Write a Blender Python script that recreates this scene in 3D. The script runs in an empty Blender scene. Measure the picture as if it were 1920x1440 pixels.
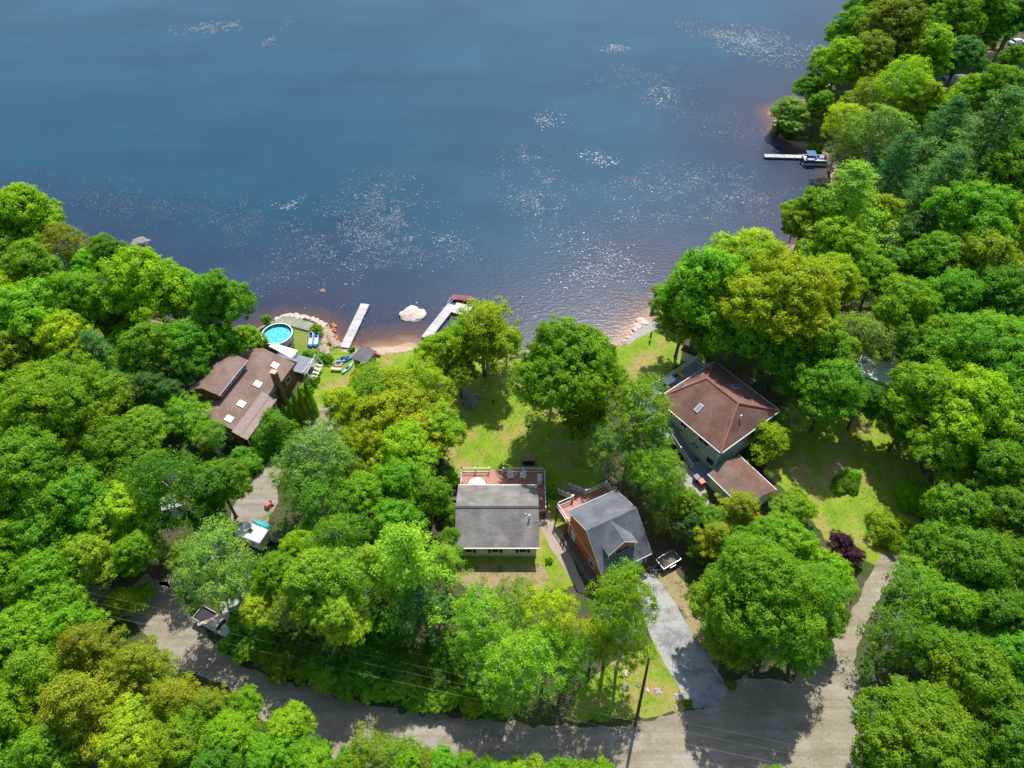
import bpy, math, random
import numpy as np
from mathutils import Vector, Matrix
R_ = math.radians
rng = np.random.default_rng(7)
random.seed(7)
sc = bpy.context.scene
COL = sc.collection

# ------------------------------------------------------------------ camera numbers (also used to turn surveyed points into metres)
PITCH = R_(47.6); F = 1371.0; CAMH = 84.0
cp, sp = math.cos(PITCH), math.sin(PITCH)
def P(x, y, z=0.0):
    u = (x-960)/F; v = (720-y)/F
    d = (u, cp+v*sp, -sp+v*cp)
    t = (z-CAMH)/d[2]
    return (d[0]*t, d[1]*t)
def P3(x, y, z=0.0):
    a = P(x, y, z); return Vector((a[0], a[1], z))
def Q(X, Y, Z=0.0):
    dz = Z-CAMH; dep = Y*cp-dz*sp; up = Y*sp+dz*cp
    return (960+F*X/dep, 720-F*up/dep)
def depth(X, Y, Z): return Y*cp-(Z-CAMH)*sp

# ------------------------------------------------------------------ materials
MATS = {}
def new_mat(name):
    m = bpy.data.materials.new(name); m.use_nodes = True
    nt = m.node_tree; b = nt.nodes['Principled BSDF']
    MATS[name] = m
    return m, nt, b
def N(nt, t, **kw):
    n = nt.nodes.new(t)
    for k, v in kw.items(): setattr(n, k, v)
    return n
def c4(c): return (c[0], c[1], c[2], 1)
def ramp(nt, fac, stops):
    r = N(nt, 'ShaderNodeValToRGB'); e = r.color_ramp.elements
    while len(e) < len(stops): e.new(.5)
    for i, (p, c) in enumerate(stops): e[i].position = p; e[i].color = c4(c)
    nt.links.new(fac, r.inputs[0]); return r.outputs[0]
def noise(nt, co, scale, detail=5, rough=.6, dim=None):
    n = N(nt, 'ShaderNodeTexNoise'); n.inputs['Scale'].default_value = scale
    n.inputs['Detail'].default_value = detail; n.inputs['Roughness'].default_value = rough
    if co is not None: nt.links.new(co, n.inputs['Vector'])
    return n.outputs[0]
def mix(nt, fac, a, b, mode='MIX'):
    m = N(nt, 'ShaderNodeMix', data_type='RGBA', blend_type=mode)
    for sock, v in ((m.inputs['Factor'], fac), (m.inputs['A'], a), (m.inputs['B'], b)):
        pass
    ins = {'f': m.inputs[0], 'a': m.inputs[6], 'b': m.inputs[7]}
    for k, v in (('f', fac), ('a', a), ('b', b)):
        if hasattr(v, 'is_linked') or hasattr(v, 'links'): nt.links.new(v, ins[k])
        elif k == 'f': ins[k].default_value = v
        else: ins[k].default_value = c4(v)
    return m.outputs[2]
def coords(nt, world=False):
    if world:
        return N(nt, 'ShaderNodeNewGeometry').outputs['Position']
    return N(nt, 'ShaderNodeTexCoord').outputs['Object']
def bump(nt, b, h, strength=.3, dist=.05):
    n = N(nt, 'ShaderNodeBump'); n.inputs['Strength'].default_value = strength; n.inputs['Distance'].default_value = dist
    nt.links.new(h, n.inputs['Height']); nt.links.new(n.outputs[0], b.inputs['Normal'])
def simple(name, c, rough=.6, var=.25, scale=3.0, metallic=0, bmp=.1):
    m, nt, b = new_mat(name)
    co = coords(nt)
    f = noise(nt, co, scale, 6, .65)
    lo = tuple(x*(1-var) for x in c); hi = tuple(min(1, x*(1+var)) for x in c)
    col = ramp(nt, f, [(.3, lo), (.7, hi)])
    nt.links.new(col, b.inputs['Base Color'])
    b.inputs['Roughness'].default_value = rough; b.inputs['Metallic'].default_value = metallic
    if bmp: bump(nt, b, noise(nt, co, scale*6, 4), bmp, .02)
    return m
def shingle(name, c, c2, rows=.28, streak=.3, moss=None):
    m, nt, b = new_mat(name)
    co = coords(nt)
    sp_ = noise(nt, co, 9, 3, .8)
    big = noise(nt, co, .45, 4, .6)
    base = ramp(nt, sp_, [(.3, tuple(x*.62 for x in c)), (.5, c), (.72, c2)])
    base = mix(nt, .5, base, ramp(nt, big, [(.35, tuple(x*.6 for x in c)), (.65, c2)]))
    br = N(nt, 'ShaderNodeTexBrick'); nt.links.new(co, br.inputs['Vector'])
    br.inputs['Scale'].default_value = 1; br.inputs['Brick Width'].default_value = .55; br.inputs['Row Height'].default_value = rows
    br.inputs['Mortar Size'].default_value = .022; br.inputs['Color1'].default_value = (1, 1, 1, 1); br.inputs['Color2'].default_value = (.78, .78, .78, 1)
    br.inputs['Mortar'].default_value = (.55, .55, .55, 1)
    col = mix(nt, .75, base, br.outputs[0], 'MULTIPLY')
    nt.links.new(col, b.inputs['Base Color']); b.inputs['Roughness'].default_value = .85
    bump(nt, b, sp_, .35, .03)
    return m
def boards(name, c, w=.14, axis='X', gap=.5, rough=.7, var=.25):
    m, nt, b = new_mat(name)
    co = coords(nt)
    sx = N(nt, 'ShaderNodeSeparateXYZ'); nt.links.new(co, sx.inputs[0])
    d = N(nt, 'ShaderNodeMath', operation='DIVIDE'); nt.links.new(sx.outputs[axis], d.inputs[0]); d.inputs[1].default_value = w
    fl = N(nt, 'ShaderNodeMath', operation='FLOOR'); nt.links.new(d.outputs[0], fl.inputs[0])
    fr = N(nt, 'ShaderNodeMath', operation='FRACT'); nt.links.new(d.outputs[0], fr.inputs[0])
    wn = N(nt, 'ShaderNodeTexWhiteNoise', noise_dimensions='1D'); nt.links.new(fl.outputs[0], wn.inputs['W'])
    col = ramp(nt, wn.outputs[0], [(0, tuple(x*(1-var) for x in c)), (1, tuple(min(1, x*(1+var)) for x in c))])
    g = ramp(nt, fr.outputs[0], [(0, (gap,)*3), (.1, (1, 1, 1))])
    col = mix(nt, 1.0, col, g, 'MULTIPLY')
    col = mix(nt, .3, col, ramp(nt, noise(nt, co, 2.2, 6), [(.3, tuple(x*.5 for x in c)), (.7, tuple(min(1, x*1.4) for x in c))]))
    nt.links.new(col, b.inputs['Base Color']); b.inputs['Roughness'].default_value = rough
    return m
def ground_cover(name, stops, s1=.35, s2=6.0, rough=.95, patch=None, patch_scale=.12, bmp=.5, dist=.12):
    m, nt, b = new_mat(name)
    co = coords(nt, True)
    a = noise(nt, co, s1, 8, .7); bb = noise(nt, co, s2, 6, .75)
    mx = N(nt, 'ShaderNodeMath', operation='ADD'); nt.links.new(a, mx.inputs[0]); nt.links.new(bb, mx.inputs[1])
    hf = N(nt, 'ShaderNodeMath', operation='MULTIPLY'); nt.links.new(mx.outputs[0], hf.inputs[0]); hf.inputs[1].default_value = .5
    col = ramp(nt, hf.outputs[0], stops)
    if patch:
        pf = ramp(nt, noise(nt, co, patch_scale, 7, .75), [(.48, (0, 0, 0)), (.60, (1, 1, 1))])
        col = mix(nt, pf, col, mix(nt, bb, tuple(x*.6 for x in patch), tuple(min(1, x*1.3) for x in patch)))
    nt.links.new(col, b.inputs['Base Color']); b.inputs['Roughness'].default_value = rough
    bump(nt, b, bb, bmp, dist)
    return m

def add_wear(m, ang, amt=.5):
    nt = m.node_tree; b = nt.nodes['Principled BSDF']; src = b.inputs['Base Color'].links[0].from_socket
    mp = N(nt, 'ShaderNodeMapping'); mp.inputs['Rotation'].default_value = (0, 0, ang); mp.inputs['Scale'].default_value = (.06, 1.1, 1); nt.links.new(coords(nt, True), mp.inputs[0])
    c = ramp(nt, noise(nt, mp.outputs[0], 1, 5, .65), [(.3, (1-amt*.5,)*3), (.5, (1, 1, 1)), (.72, (1+amt*.35,)*3)])
    vo = N(nt, 'ShaderNodeTexVoronoi', feature='DISTANCE_TO_EDGE'); vo.inputs['Scale'].default_value = .28; nt.links.new(coords(nt, True), vo.inputs['Vector'])
    ck = ramp(nt, vo.outputs['Distance'], [(0, (.62, .6, .58)), (.012, (1, 1, 1))])
    o = mix(nt, 1.0, src, c, 'MULTIPLY'); 
    if amt < .4: o = mix(nt, .6, o, mix(nt, 1.0, o, ck, 'MULTIPLY'))
    nt.links.new(o, b.inputs['Base Color'])
def leaf_mat(name, trans=.38):
    m = bpy.data.materials.new(name); m.use_nodes = True; nt = m.node_tree; MATS[name] = m
    nt.nodes.clear()
    out = N(nt, 'ShaderNodeOutputMaterial')
    oi = N(nt, 'ShaderNodeObjectInfo'); at = N(nt, 'ShaderNodeAttribute', attribute_name='v')
    # v in 0..1 : inner leaf with shade painted in .. tuft top painted sunlit
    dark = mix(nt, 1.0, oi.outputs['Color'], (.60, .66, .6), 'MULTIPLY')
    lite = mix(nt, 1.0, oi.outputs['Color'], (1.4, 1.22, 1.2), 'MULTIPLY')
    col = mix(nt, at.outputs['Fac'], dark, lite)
    hn = noise(nt, coords(nt, True), .22, 3, .6)
    hue = ramp(nt, hn, [(.36, (.86, .95, 1.1)), (.52, (1, 1, 1)), (.68, (1.17, 1.04, .8))])
    col = mix(nt, 1.0, col, hue, 'MULTIPLY')
    d = N(nt, 'ShaderNodeBsdfDiffuse'); t = N(nt, 'ShaderNodeBsdfTranslucent'); g = N(nt, 'ShaderNodeBsdfGlossy')
    g.inputs['Roughness'].default_value = .55; g.inputs['Color'].default_value = (.6, .75, .8, 1)
    tcol = mix(nt, 1.0, col, (1.2, 1.3, .6), 'MULTIPLY')
    nt.links.new(col, d.inputs[0]); nt.links.new(tcol, t.inputs[0])
    m1 = N(nt, 'ShaderNodeMixShader'); m1.inputs[0].default_value = trans
    nt.links.new(d.outputs[0], m1.inputs[1]); nt.links.new(t.outputs[0], m1.inputs[2])
    m2 = N(nt, 'ShaderNodeMixShader'); m2.inputs[0].default_value = .02
    nt.links.new(m1.outputs[0], m2.inputs[1]); nt.links.new(g.outputs[0], m2.inputs[2])
    nt.links.new(m2.outputs[0], out.inputs[0])
    return m

LEAF = leaf_mat('foliage', .52)
NEEDLE = leaf_mat('needles', .36)
BARK = simple('bark', (.13, .105, .08), .9, .45, 2.0)
PALEBARK = simple('pale_bark', (.44, .42, .39), .9, .35, 2.0)
WHITE = simple('white_paint', (.78, .78, .77), .45, .06, 1.5)
GREYTRIM = simple('grey_paint', (.45, .46, .47), .5, .12)
BLACK = simple('black_plastic', (.02, .02, .022), .5, .3)
RUBBER = simple('rubber', (.025, .025, .025), .85, .3)
STEEL = simple('galvanised_steel', (.42, .43, .44), .4, .2, 4, .7)
GLASS = simple('window_glass', (.03, .04, .05), .08, .2, .8, 0, 0)
ROOF_GREY = shingle('grey_shingle', (.235, .215, .20), (.42, .39, .365))
ROOF_SLATE = shingle('slate_blue_shingle', (.155, .17, .20), (.28, .30, .335))
ROOF_BROWN = shingle('brown_shingle', (.285, .185, .145), (.38, .265, .215))
ROOF_RED = shingle('red_brown_shingle', (.215, .105, .08), (.33, .19, .15))
RIDGE_RED = simple('red_ridge_shingle', (.38, .135, .09), .85, .25, 5)
CREAM = boards('cream_siding', (.62, .61, .34), .13, 'Z', .8)
SAGE = boards('sage_siding', (.56, .64, .55), .13, 'Z', .8)
RUST = boards('orange_brown_siding', (.58, .165, .045), .16, 'Z', .72)
CEDAR = boards('brown_wood_siding', (.23, .09, .03), .2, 'X', .6)
GREYWOOD = boards('grey_weathered_wood', (.22, .20, .175), .16, 'X', .5)
DOCKWOOD = boards('bleached_dock_boards', (.60, .57, .56), .16, 'Y', .6, .75, .14)
DECKRED = boards('red_brown_deck_boards', (.43, .185, .125), .14, 'X', .7, .6, .1)
DECKGREY = boards('grey_deck_boards', (.22, .25, .29), .14, 'X', .7, .6, .1)
METALROOF = boards('ribbed_brown_metal', (.33, .235, .205), .42, 'Y', .42, .6, .06)
CONCRETE = simple('concrete', (.38, .36, .33), .9, .2, 1.2)
STONE = simple('granite', (.46, .39, .34), .9, .42, 1.1, 0, .6)
STONEG = simple('grey_stone', (.24, .23, .215), .9, .45, 1.6, 0, .6)
BRICK = simple('chimney_brick', (.20, .09, .065), .9, .3, 6)
MULCH = simple('mulch', (.14, .07, .045), .95, .4, 4)
def flat(name, c, rough=.45, **k): return simple(name, c, rough, .08, 1.2, bmp=0, **k)
C_BLUE = flat('blue_plastic', (.02, .22, .62)); C_TEAL = flat('teal_plastic', (.03, .38, .42)); C_RED = flat('red_plastic', (.55, .05, .05))
C_CRIM = flat('crimson_paint', (.42, .03, .10)); C_YEL = flat('yellow_plastic', (.78, .42, .02)); C_ORG = flat('orange_plastic', (.8, .2, .03))
C_NAVY = flat('navy_paint', (.02, .05, .16)); C_CREAM = flat('cream_wood', (.62, .52, .40)); C_MAROON = flat('maroon_paint', (.06, .012, .015))
C_GREEN = flat('dark_green_fabric', (.02, .10, .05)); C_PINK = flat('faded_red_tarp', (.62, .18, .17)); C_SILVER = flat('silver_paint', (.5, .52, .53), .3)
POOLWALL = flat('pool_liner', (.015, .30, .36), .4); SHUT = flat('shutter_paint', (.075, .014, .014))

# ------------------------------------------------------------------ mesh helpers
class MB:
    def __init__(s): s.v = []; s.f = []
    def add(s, vs, fs):
        o = len(s.v); s.v += [tuple(v) for v in vs]; s.f += [tuple(i+o for i in f) for f in fs]; return s
    def box(s, cx, cy, cz, sx, sy, sz, rz=0, taper=1.0, rx=0, ry=0):
        M = Matrix.Rotation(rz, 3, 'Z') @ Matrix.Rotation(rx, 3, 'X') @ Matrix.Rotation(ry, 3, 'Y')
        vs = []
        for z in (-.5, .5):
            k = taper if z > 0 else 1
            for x, y in ((-.5, -.5), (.5, -.5), (.5, .5), (-.5, .5)):
                vs.append(Vector((cx, cy, cz)) + M @ Vector((x*sx*k, y*sy*k, z*sz)))
        return s.add(vs, [(3, 2, 1, 0), (4, 5, 6, 7), (0, 1, 5, 4), (1, 2, 6, 5), (2, 3, 7, 6), (3, 0, 4, 7)])
    def tube(s, a, b, r0, r1=None, n=8, caps=True):
        a = Vector(a); b = Vector(b); r1 = r0 if r1 is None else r1
        d = (b-a).normalized() if (b-a).length > 1e-6 else Vector((0, 0, 1))
        x = d.orthogonal().normalized(); y = d.cross(x)
        vs = []
        for p, r in ((a, r0), (b, r1)):
            for i in range(n):
                t = 2*math.pi*i/n; vs.append(p + x*(math.cos(t)*r) + y*(math.sin(t)*r))
        fs = [(i, (i+1) % n, n+(i+1) % n, n+i) for i in range(n)]
        if caps: fs += [tuple(range(n-1, -1, -1)), tuple(range(n, 2*n))]
        return s.add(vs, fs)
    def path(s, pts, rad, n=6):
        pts = [Vector(p) for p in pts]
        if not hasattr(rad, '__len__'): rad = [rad]*len(pts)
        for i in range(len(pts)-1): s.tube(pts[i], pts[i+1], rad[i], rad[i+1], n)
        return s
    def prism(s, poly, z0, z1):
        n = len(poly)
        vs = [(p[0], p[1], z0) for p in poly] + [(p[0], p[1], z1) for p in poly]
        return s.add(vs, [tuple(range(n-1, -1, -1)), tuple(range(n, 2*n))] + [(i, (i+1) % n, n+(i+1) % n, n+i) for i in range(n)])
    def slab(s, q, th):
        """thick panel from a planar loop, thickened straight down"""
        n = len(q); q = [Vector(p) for p in q]
        vs = q + [p - Vector((0, 0, th)) for p in q]
        return s.add(vs, [tuple(range(n)), tuple(range(2*n-1, n-1, -1))] + [(i, i+n, (i+1) % n+n, (i+1) % n) for i in range(n)])
    def lathe(s, prof, n=24, c=(0, 0, 0), sx=1, sy=1):
        vs = []; fs = []
        for r, z in prof:
            for i in range(n):
                t = 2*math.pi*i/n; vs.append((c[0]+r*sx*math.cos(t), c[1]+r*sy*math.sin(t), c[2]+z))
        for k in range(len(prof)-1):
            for i in range(n):
                fs.append((k*n+i, k*n+(i+1) % n, (k+1)*n+(i+1) % n, (k+1)*n+i))
        return s.add(vs, fs)
    def build(s, name, mat, parent=None, smooth=False, loc=None, bevel=0):
        me = bpy.data.meshes.new(name); me.from_pydata(s.v, [], s.f); me.update()
        if smooth: me.polygons.foreach_set('use_smooth', [True]*len(me.polygons))
        me.materials.append(mat)
        o = bpy.data.objects.new(name, me); COL.objects.link(o)
        if parent is not None: o.parent = parent
        if loc: o.location = loc
        if bevel:
            b = o.modifiers.new('edge', 'BEVEL'); b.width = bevel; b.segments = 1
        return o
def tag(o, label, cat, group=None):
    o['label'] = label; o['category'] = cat
    if group: o['group'] = group
    return o
def thing(name, label, cat, loc=(0, 0, 0), rz=0, group=None):
    o = bpy.data.objects.new(name, None); COL.objects.link(o); o.empty_display_size = .3
    o.location = (loc[0], loc[1], loc[2] if len(loc) > 2 else 0); o.rotation_euler = (0, 0, rz)
    return tag(o, label, cat, group)
def copy_tree(o, parent=None):
    c = o.copy(); COL.objects.link(c); c.parent = parent
    for ch in list(o.children): copy_tree(ch, c)
    return c

# ------------------------------------------------------------------ shoreline, ground, water
SHORE_PX = [(-500, 430), (-300, 470), (-60, 490), (60, 520), (170, 560), (300, 600), (400, 625), (455, 632), (480, 618), (500, 606), (520, 597), (545, 593), (580, 597), (602, 606), (617, 622),
            (628, 638), (640, 648), (665, 652), (700, 652), (740, 646), (775, 645), (810, 648), (860, 653), (920, 658), (960, 660), (1000, 662), (1060, 658), (1110, 652), (1150, 645), (1172, 634),
            (1190, 615), (1213, 592), (1240, 570), (1300, 545), (1380, 520), (1450, 500), (1500, 450), (1535, 390), (1560, 345), (1566, 318), (1550, 290), (1515, 278), (1485, 268), (1462, 256), (1452, 240), (1450, 215),
            (1485, 195), (1545, 170), (1585, 125), (1625, 75), (1665, 15), (1740, -70), (1840, -160), (2140, -300)]
shore = [P(x, y, -.25) for x, y in SHORE_PX]
LANDPOLY = np.array([(-2500., shore[0][1]+60)] + [(-420., shore[0][1]+20)] + shore + [(600., 700.), (2500., 900.), (2500., -2500.), (-2500., -2500.)])
def seg_dist(X, Y, poly):
    d = np.full(X.shape, 1e9)
    n = len(poly)
    for i in range(n-1):
        ax, ay = poly[i]; bx, by = poly[i+1]
        dx, dy = bx-ax, by-ay; L = dx*dx+dy*dy+1e-9
        t = np.clip(((X-ax)*dx+(Y-ay)*dy)/L, 0, 1)
        d = np.minimum(d, np.hypot(X-ax-t*dx, Y-ay-t*dy))
    return d
def inside(X, Y, poly):
    r = np.zeros(X.shape, bool); n = len(poly); j = n-1
    for i in range(n):
        xi, yi = poly[i]; xj, yj = poly[j]
        c = ((yi > Y) != (yj > Y)) & (X < (xj-xi)*(Y-yi)/((yj-yi) if abs(yj-yi) > 1e-9 else 1e-9)+xi)
        r ^= c; j = i
    return r
def vnoise(X, Y, s, seed=0):
    """smooth value noise"""
    r = np.random.default_rng(seed); T = r.random((256, 256))
    x = X/s+1000.; y = Y/s+1000.; xi = np.floor(x).astype(int); yi = np.floor(y).astype(int); fx = x-xi; fy = y-yi
    fx = fx*fx*(3-2*fx); fy = fy*fy*(3-2*fy)
    g = lambda a, b: T[a % 256, b % 256]
    return (g(xi, yi)*(1-fx)+g(xi+1, yi)*fx)*(1-fy)+(g(xi, yi+1)*(1-fx)+g(xi+1, yi+1)*fx)*fy
def sdist(X, Y):
    """metres inland (positive) or out in the lake (negative)"""
    d = seg_dist(X, Y, LANDPOLY[:len(shore)+4])
    d = np.where(inside(X, Y, LANDPOLY), d, -d)
    return d + (vnoise(X, Y, 2.2, 3)-.5)*1.3 + (vnoise(X, Y, .9, 4)-.5)*.6
def grid_mesh(name, xs, ys, zf, mat, attr=None):
    X, Y = np.meshgrid(xs, ys); Z, D = zf(X, Y)
    nx, ny = len(xs), len(ys)
    me = bpy.data.meshes.new(name)
    co = np.stack([X, Y, Z], -1).reshape(-1, 3).astype(np.float32)
    idx = np.arange(nx*ny).reshape(ny, nx)
    q = np.stack([idx[:-1, :-1], idx[:-1, 1:], idx[1:, 1:], idx[1:, :-1]], -1).reshape(-1, 4)
    me.vertices.add(len(co)); me.vertices.foreach_set('co', co.ravel())
    me.loops.add(q.size); me.loops.foreach_set('vertex_index', q.ravel().astype(np.int32))
    me.polygons.add(len(q)); me.polygons.foreach_set('loop_start', np.arange(0, q.size, 4, dtype=np.int32))
    me.update(calc_edges=True)
    me.polygons.foreach_set('use_smooth', np.ones(len(q), bool))
    a = me.attributes.new('shore', 'FLOAT', 'POINT'); a.data.foreach_set('value', D.ravel().astype(np.float32))
    me.materials.append(mat)
    o = bpy.data.objects.new(name, me); COL.objects.link(o); o['kind'] = 'structure'
    return o
def axis(a, b, step, outs): return np.array(sorted([-o for o in outs] + list(np.arange(a, b+step/2, step)) + list(outs)))
GX = axis(-125, 125, .7, [150, 200, 300, 500, 900, 1600, 2400])
GY = np.array([-2400, -1200, -500, -200, -80, -30, 0] + list(np.arange(12, 185, .6)) + list(np.arange(186, 300, 3)) + [340, 420, 600, 1000, 1800, 2400])
SPOTS = [(P(700, 655), 10), (P(760, 650), 9), (P(830, 655), 9), (P(1195, 610), 9), (P(1230, 590), 5), (P(1446, 205), 5), (P(1500, 268), 4)]
def spot(X, Y):
    r = np.zeros(X.shape)
    for (x, y), w in SPOTS: r = np.maximum(r, np.exp(-((X-x)**2+(Y-y)**2)/w**2))
    return r
def ground_z(X, Y):
    D = sdist(X, Y)
    Z = np.where(D > 0, -.25+.25*np.clip(D/1.3, 0, 1)**.7, -.25-np.clip(-D*.12, 0, 2.5))
    far = np.abs(X) > 400
    return np.where((D > 1.3), 0, Z), D+1.3*(1-spot(X, Y))
# ground material: leaf litter and low green, sand where the shore attribute is small
m, nt, b = new_mat('forest_floor')
co = coords(nt, True)
n1 = noise(nt, co, .25, 7, .7); n2 = noise(nt, co, 5, 6, .8)
lit = ramp(nt, n2, [(.3, (.035, .025, .012)), (.5, (.10, .075, .045)), (.68, (.22, .17, .11))])
grn = ramp(nt, n2, [(.3, (.018, .04, .006)), (.6, (.06, .13, .015)), (.75, (.13, .2, .03))])
cc = mix(nt, ramp(nt, n1, [(.42, (0, 0, 0)), (.58, (1, 1, 1))]), lit, grn)
sh = N(nt, 'ShaderNodeAttribute', attribute_name='shore')
ad = N(nt, 'ShaderNodeMath', operation='MULTIPLY_ADD'); nt.links.new(n2, ad.inputs[0]); ad.inputs[1].default_value = -2.4; nt.links.new(sh.outputs['Fac'], ad.inputs[2])
sm = N(nt, 'ShaderNodeMapRange'); nt.links.new(ad.outputs[0], sm.inputs[0]); sm.inputs[1].default_value = .0; sm.inputs[2].default_value = .9
sand = ramp(nt, n2, [(.3, (.30, .20, .13)), (.7, (.58, .44, .32))])
cc = mix(nt, sm.outputs[0], sand, cc)
nt.links.new(cc, b.inputs['Base Color']); b.inputs['Roughness'].default_value = .95; bump(nt, b, n2, .6, .15)
grid_mesh('ground', GX, GY, ground_z, m)
# water
m, nt, b = new_mat('lake_water')
co = coords(nt, True)
sh = N(nt, 'ShaderNodeAttribute', attribute_name='shore')
wn1 = noise(nt, co, .035, 5, .6)
dist = N(nt, 'ShaderNodeMath', operation='MULTIPLY_ADD'); nt.links.new(noise(nt, co, .35, 5, .6), dist.inputs[0]); dist.inputs[1].default_value = 3.0; nt.links.new(sh.outputs['Fac'], dist.inputs[2])
dm = N(nt, 'ShaderNodeMapRange'); nt.links.new(dist.outputs[0], dm.inputs[0]); dm.inputs[1].default_value = -34; dm.inputs[2].default_value = 1.4
col = ramp(nt, dm.outputs[0], [(0, (.017, .080, .138)), (.34, (.024, .060, .112)), (.80, (.040, .050, .088)), (.93, (.13, .072, .058)), (1, (.42, .23, .12))])
gm = mix(nt, ramp(nt, wn1, [(.4, (0, 0, 0)), (.7, (1, 1, 1))]), (.82, .86, .9), (1.12, 1.1, 1.08))
col = mix(nt, 1.0, col, gm, 'MULTIPLY')
wm = N(nt, 'ShaderNodeMapping'); wm.inputs['Scale'].default_value = (.012, .07, 1); wm.inputs['Rotation'].default_value = (0, 0, .25); nt.links.new(co, wm.inputs[0])
col = mix(nt, 1.0, col, ramp(nt, noise(nt, wm.outputs[0], 1, 6, .7), [(.3, (.84, .86, .88)), (.7, (1.14, 1.12, 1.1))]), 'MULTIPLY')
nt.links.new(col, b.inputs['Base Color'])
b.inputs['Roughness'].default_value = .25; b.inputs['IOR'].default_value = 1.36
rip = N(nt, 'ShaderNodeMapping'); rip.inputs['Scale'].default_value = (1, 1.7, 1); nt.links.new(co, rip.inputs[0])
rn = noise(nt, rip.outputs[0], 1.1, 5, .65); bump(nt, b, rn, .35, .12)
WATER_MAT = m; WATER_B = b
WX = axis(-160, 160, 1.0, [200, 300, 500, 900, 1600, 2400]); WY = np.array(list(np.arange(76, 180, .8)) + list(np.arange(182, 320, 3)) + [360, 450, 650, 1000, 1800, 2400])
grid_mesh('lake_water', WX, WY, lambda X, Y: (np.full(X.shape, -.25), sdist(X, Y)-3.2*(1-spot(X, Y))), m)

def sheet(name, px, z, mat, rag=.35, step=.35, seed=1, wc=False):
    pts = [Vector(p if wc else P(p[0], p[1], z)) for p in px]; out = []
    n = len(pts)
    for i in range(n):
        # catmull-rom for soft outlines
        p0, p1, p2, p3 = pts[i-1], pts[i], pts[(i+1) % n], pts[(i+2) % n]
        k = max(2, int((p2-p1).length/step))
        for j in range(k):
            t = j/k
            cr = .5*((2*p1)+(p2-p0)*t+(2*p0-5*p1+4*p2-p3)*t*t+(3*p1-p0-3*p2+p3)*t**3)
            out.append(cr.lerp(p1.lerp(p2, t), .55))
    A = np.array([(o.x, o.y) for o in out])
    nx_ = vnoise(A[:, 0], A[:, 1], 1.1, seed)-.5; ny_ = vnoise(A[:, 0], A[:, 1], 1.1, seed+9)-.5
    mx_ = vnoise(A[:, 0], A[:, 1], .4, seed+3)-.5; my_ = vnoise(A[:, 0], A[:, 1], .4, seed+5)-.5
    A[:, 0] += rag*(2*nx_+mx_); A[:, 1] += rag*(2*ny_+my_)
    mb = MB(); mb.add([(a[0], a[1], z) for a in A], [tuple(range(len(A)))])
    o = mb.build(name, mat); o['kind'] = 'structure'
    return o
LAWN = ground_cover('lawn_grass', [(.34, (.11, .17, .012)), (.5, (.205, .335, .012)), (.66, (.34, .43, .025))], .5, 7, patch=(.42, .32, .11), patch_scale=.16)
LAWN2 = ground_cover('fresh_grass', [(.34, (.05, .13, .008)), (.5, (.12, .24, .015)), (.66, (.19, .32, .03))], .5, 7, patch=(.24, .26, .06), patch_scale=.2)
DIRT = ground_cover('packed_dirt', [(.3, (.20, .17, .115)), (.5, (.31, .265, .19)), (.7, (.41, .355, .265))], .22, 3.2, patch=(.38, .34, .28), patch_scale=.25, bmp=.25, dist=.04)
GRAVEL = ground_cover('gravel', [(.3, (.20, .18, .15)), (.5, (.33, .30, .26)), (.7, (.48, .45, .41))], .3, 9, patch=(.25, .22, .12), patch_scale=.3, bmp=.4, dist=.04)
ASPH = ground_cover('weathered_asphalt', [(.3, (.33, .325, .31)), (.5, (.41, .405, .385)), (.7, (.47, .46, .44))], .3, 8, bmp=.15, dist=.02, patch=(.25, .25, .25), patch_scale=.35)
PATHM = ground_cover('path_gravel', [(.3, (.30, .24, .19)), (.5, (.42, .34, .28)), (.7, (.52, .44, .37))], .4, 7, bmp=.3, dist=.03)
STRAW = ground_cover('dry_litter', [(.3, (.20, .15, .06)), (.5, (.40, .30, .16)), (.7, (.54, .43, .26))], .5, 6, patch=(.12, .16, .03), patch_scale=.5)
SANDM = ground_cover('beach_sand', [(.3, (.38, .27, .18)), (.5, (.55, .42, .31)), (.7, (.66, .54, .42))], .5, 9, bmp=.2, dist=.03)

add_wear(DIRT, -.08, .55); add_wear(ASPH, 1.05, .3); add_wear(GRAVEL, -.9, .6)
sheet('lawn_centre', [(700, 662), (780, 656), (880, 664), (960, 670), (1010, 672), (1100, 664), (1165, 650), (1175, 700), (1130, 780), (1130, 860), (1130, 930), (1160, 960), (1050, 1010), (1080, 1090), (1030, 1110), (960, 1075), (850, 1075), (830, 980), (850, 900), (800, 780), (700, 720)], .02, LAWN, .4, seed=2)
sheet('lawn_right_shore', [(1168, 654), (1190, 636), (1222, 620), (1262, 640), (1300, 660), (1330, 680), (1270, 720), (1200, 790), (1150, 760), (1165, 700)], .024, LAWN, .3, seed=4)
sheet('lawn_right_yard', [(1460, 770), (1540, 760), (1620, 770), (1700, 830), (1740, 900), (1725, 990), (1670, 1060), (1610, 1050), (1540, 1000), (1480, 930), (1430, 880)], .02, LAWN, .4, seed=6)
sheet('lawn_left_yard', [(590, 650), (640, 655), (690, 660), (680, 700), (655, 730), (615, 765), (585, 770), (560, 740), (575, 690)], .02, LAWN, .3, seed=8)
sheet('lawn_pool', [(545, 612), (585, 615), (604, 622), (607, 650), (590, 672), (560, 668), (548, 640)], .024, LAWN2, .2, seed=9)
sheet('verge', [(1090, 1290), (1180, 1220), (1225, 1210), (1265, 1270), (1300, 1325), (1215, 1345), (1130, 1352), (1060, 1350)], .02, LAWN, .3, seed=10)
sheet('bank', [(1228, 1075), (1268, 1070), (1300, 1110), (1318, 1160), (1350, 1230), (1340, 1268), (1285, 1170), (1240, 1120)], .02, STRAW, .4, seed=11)
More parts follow.
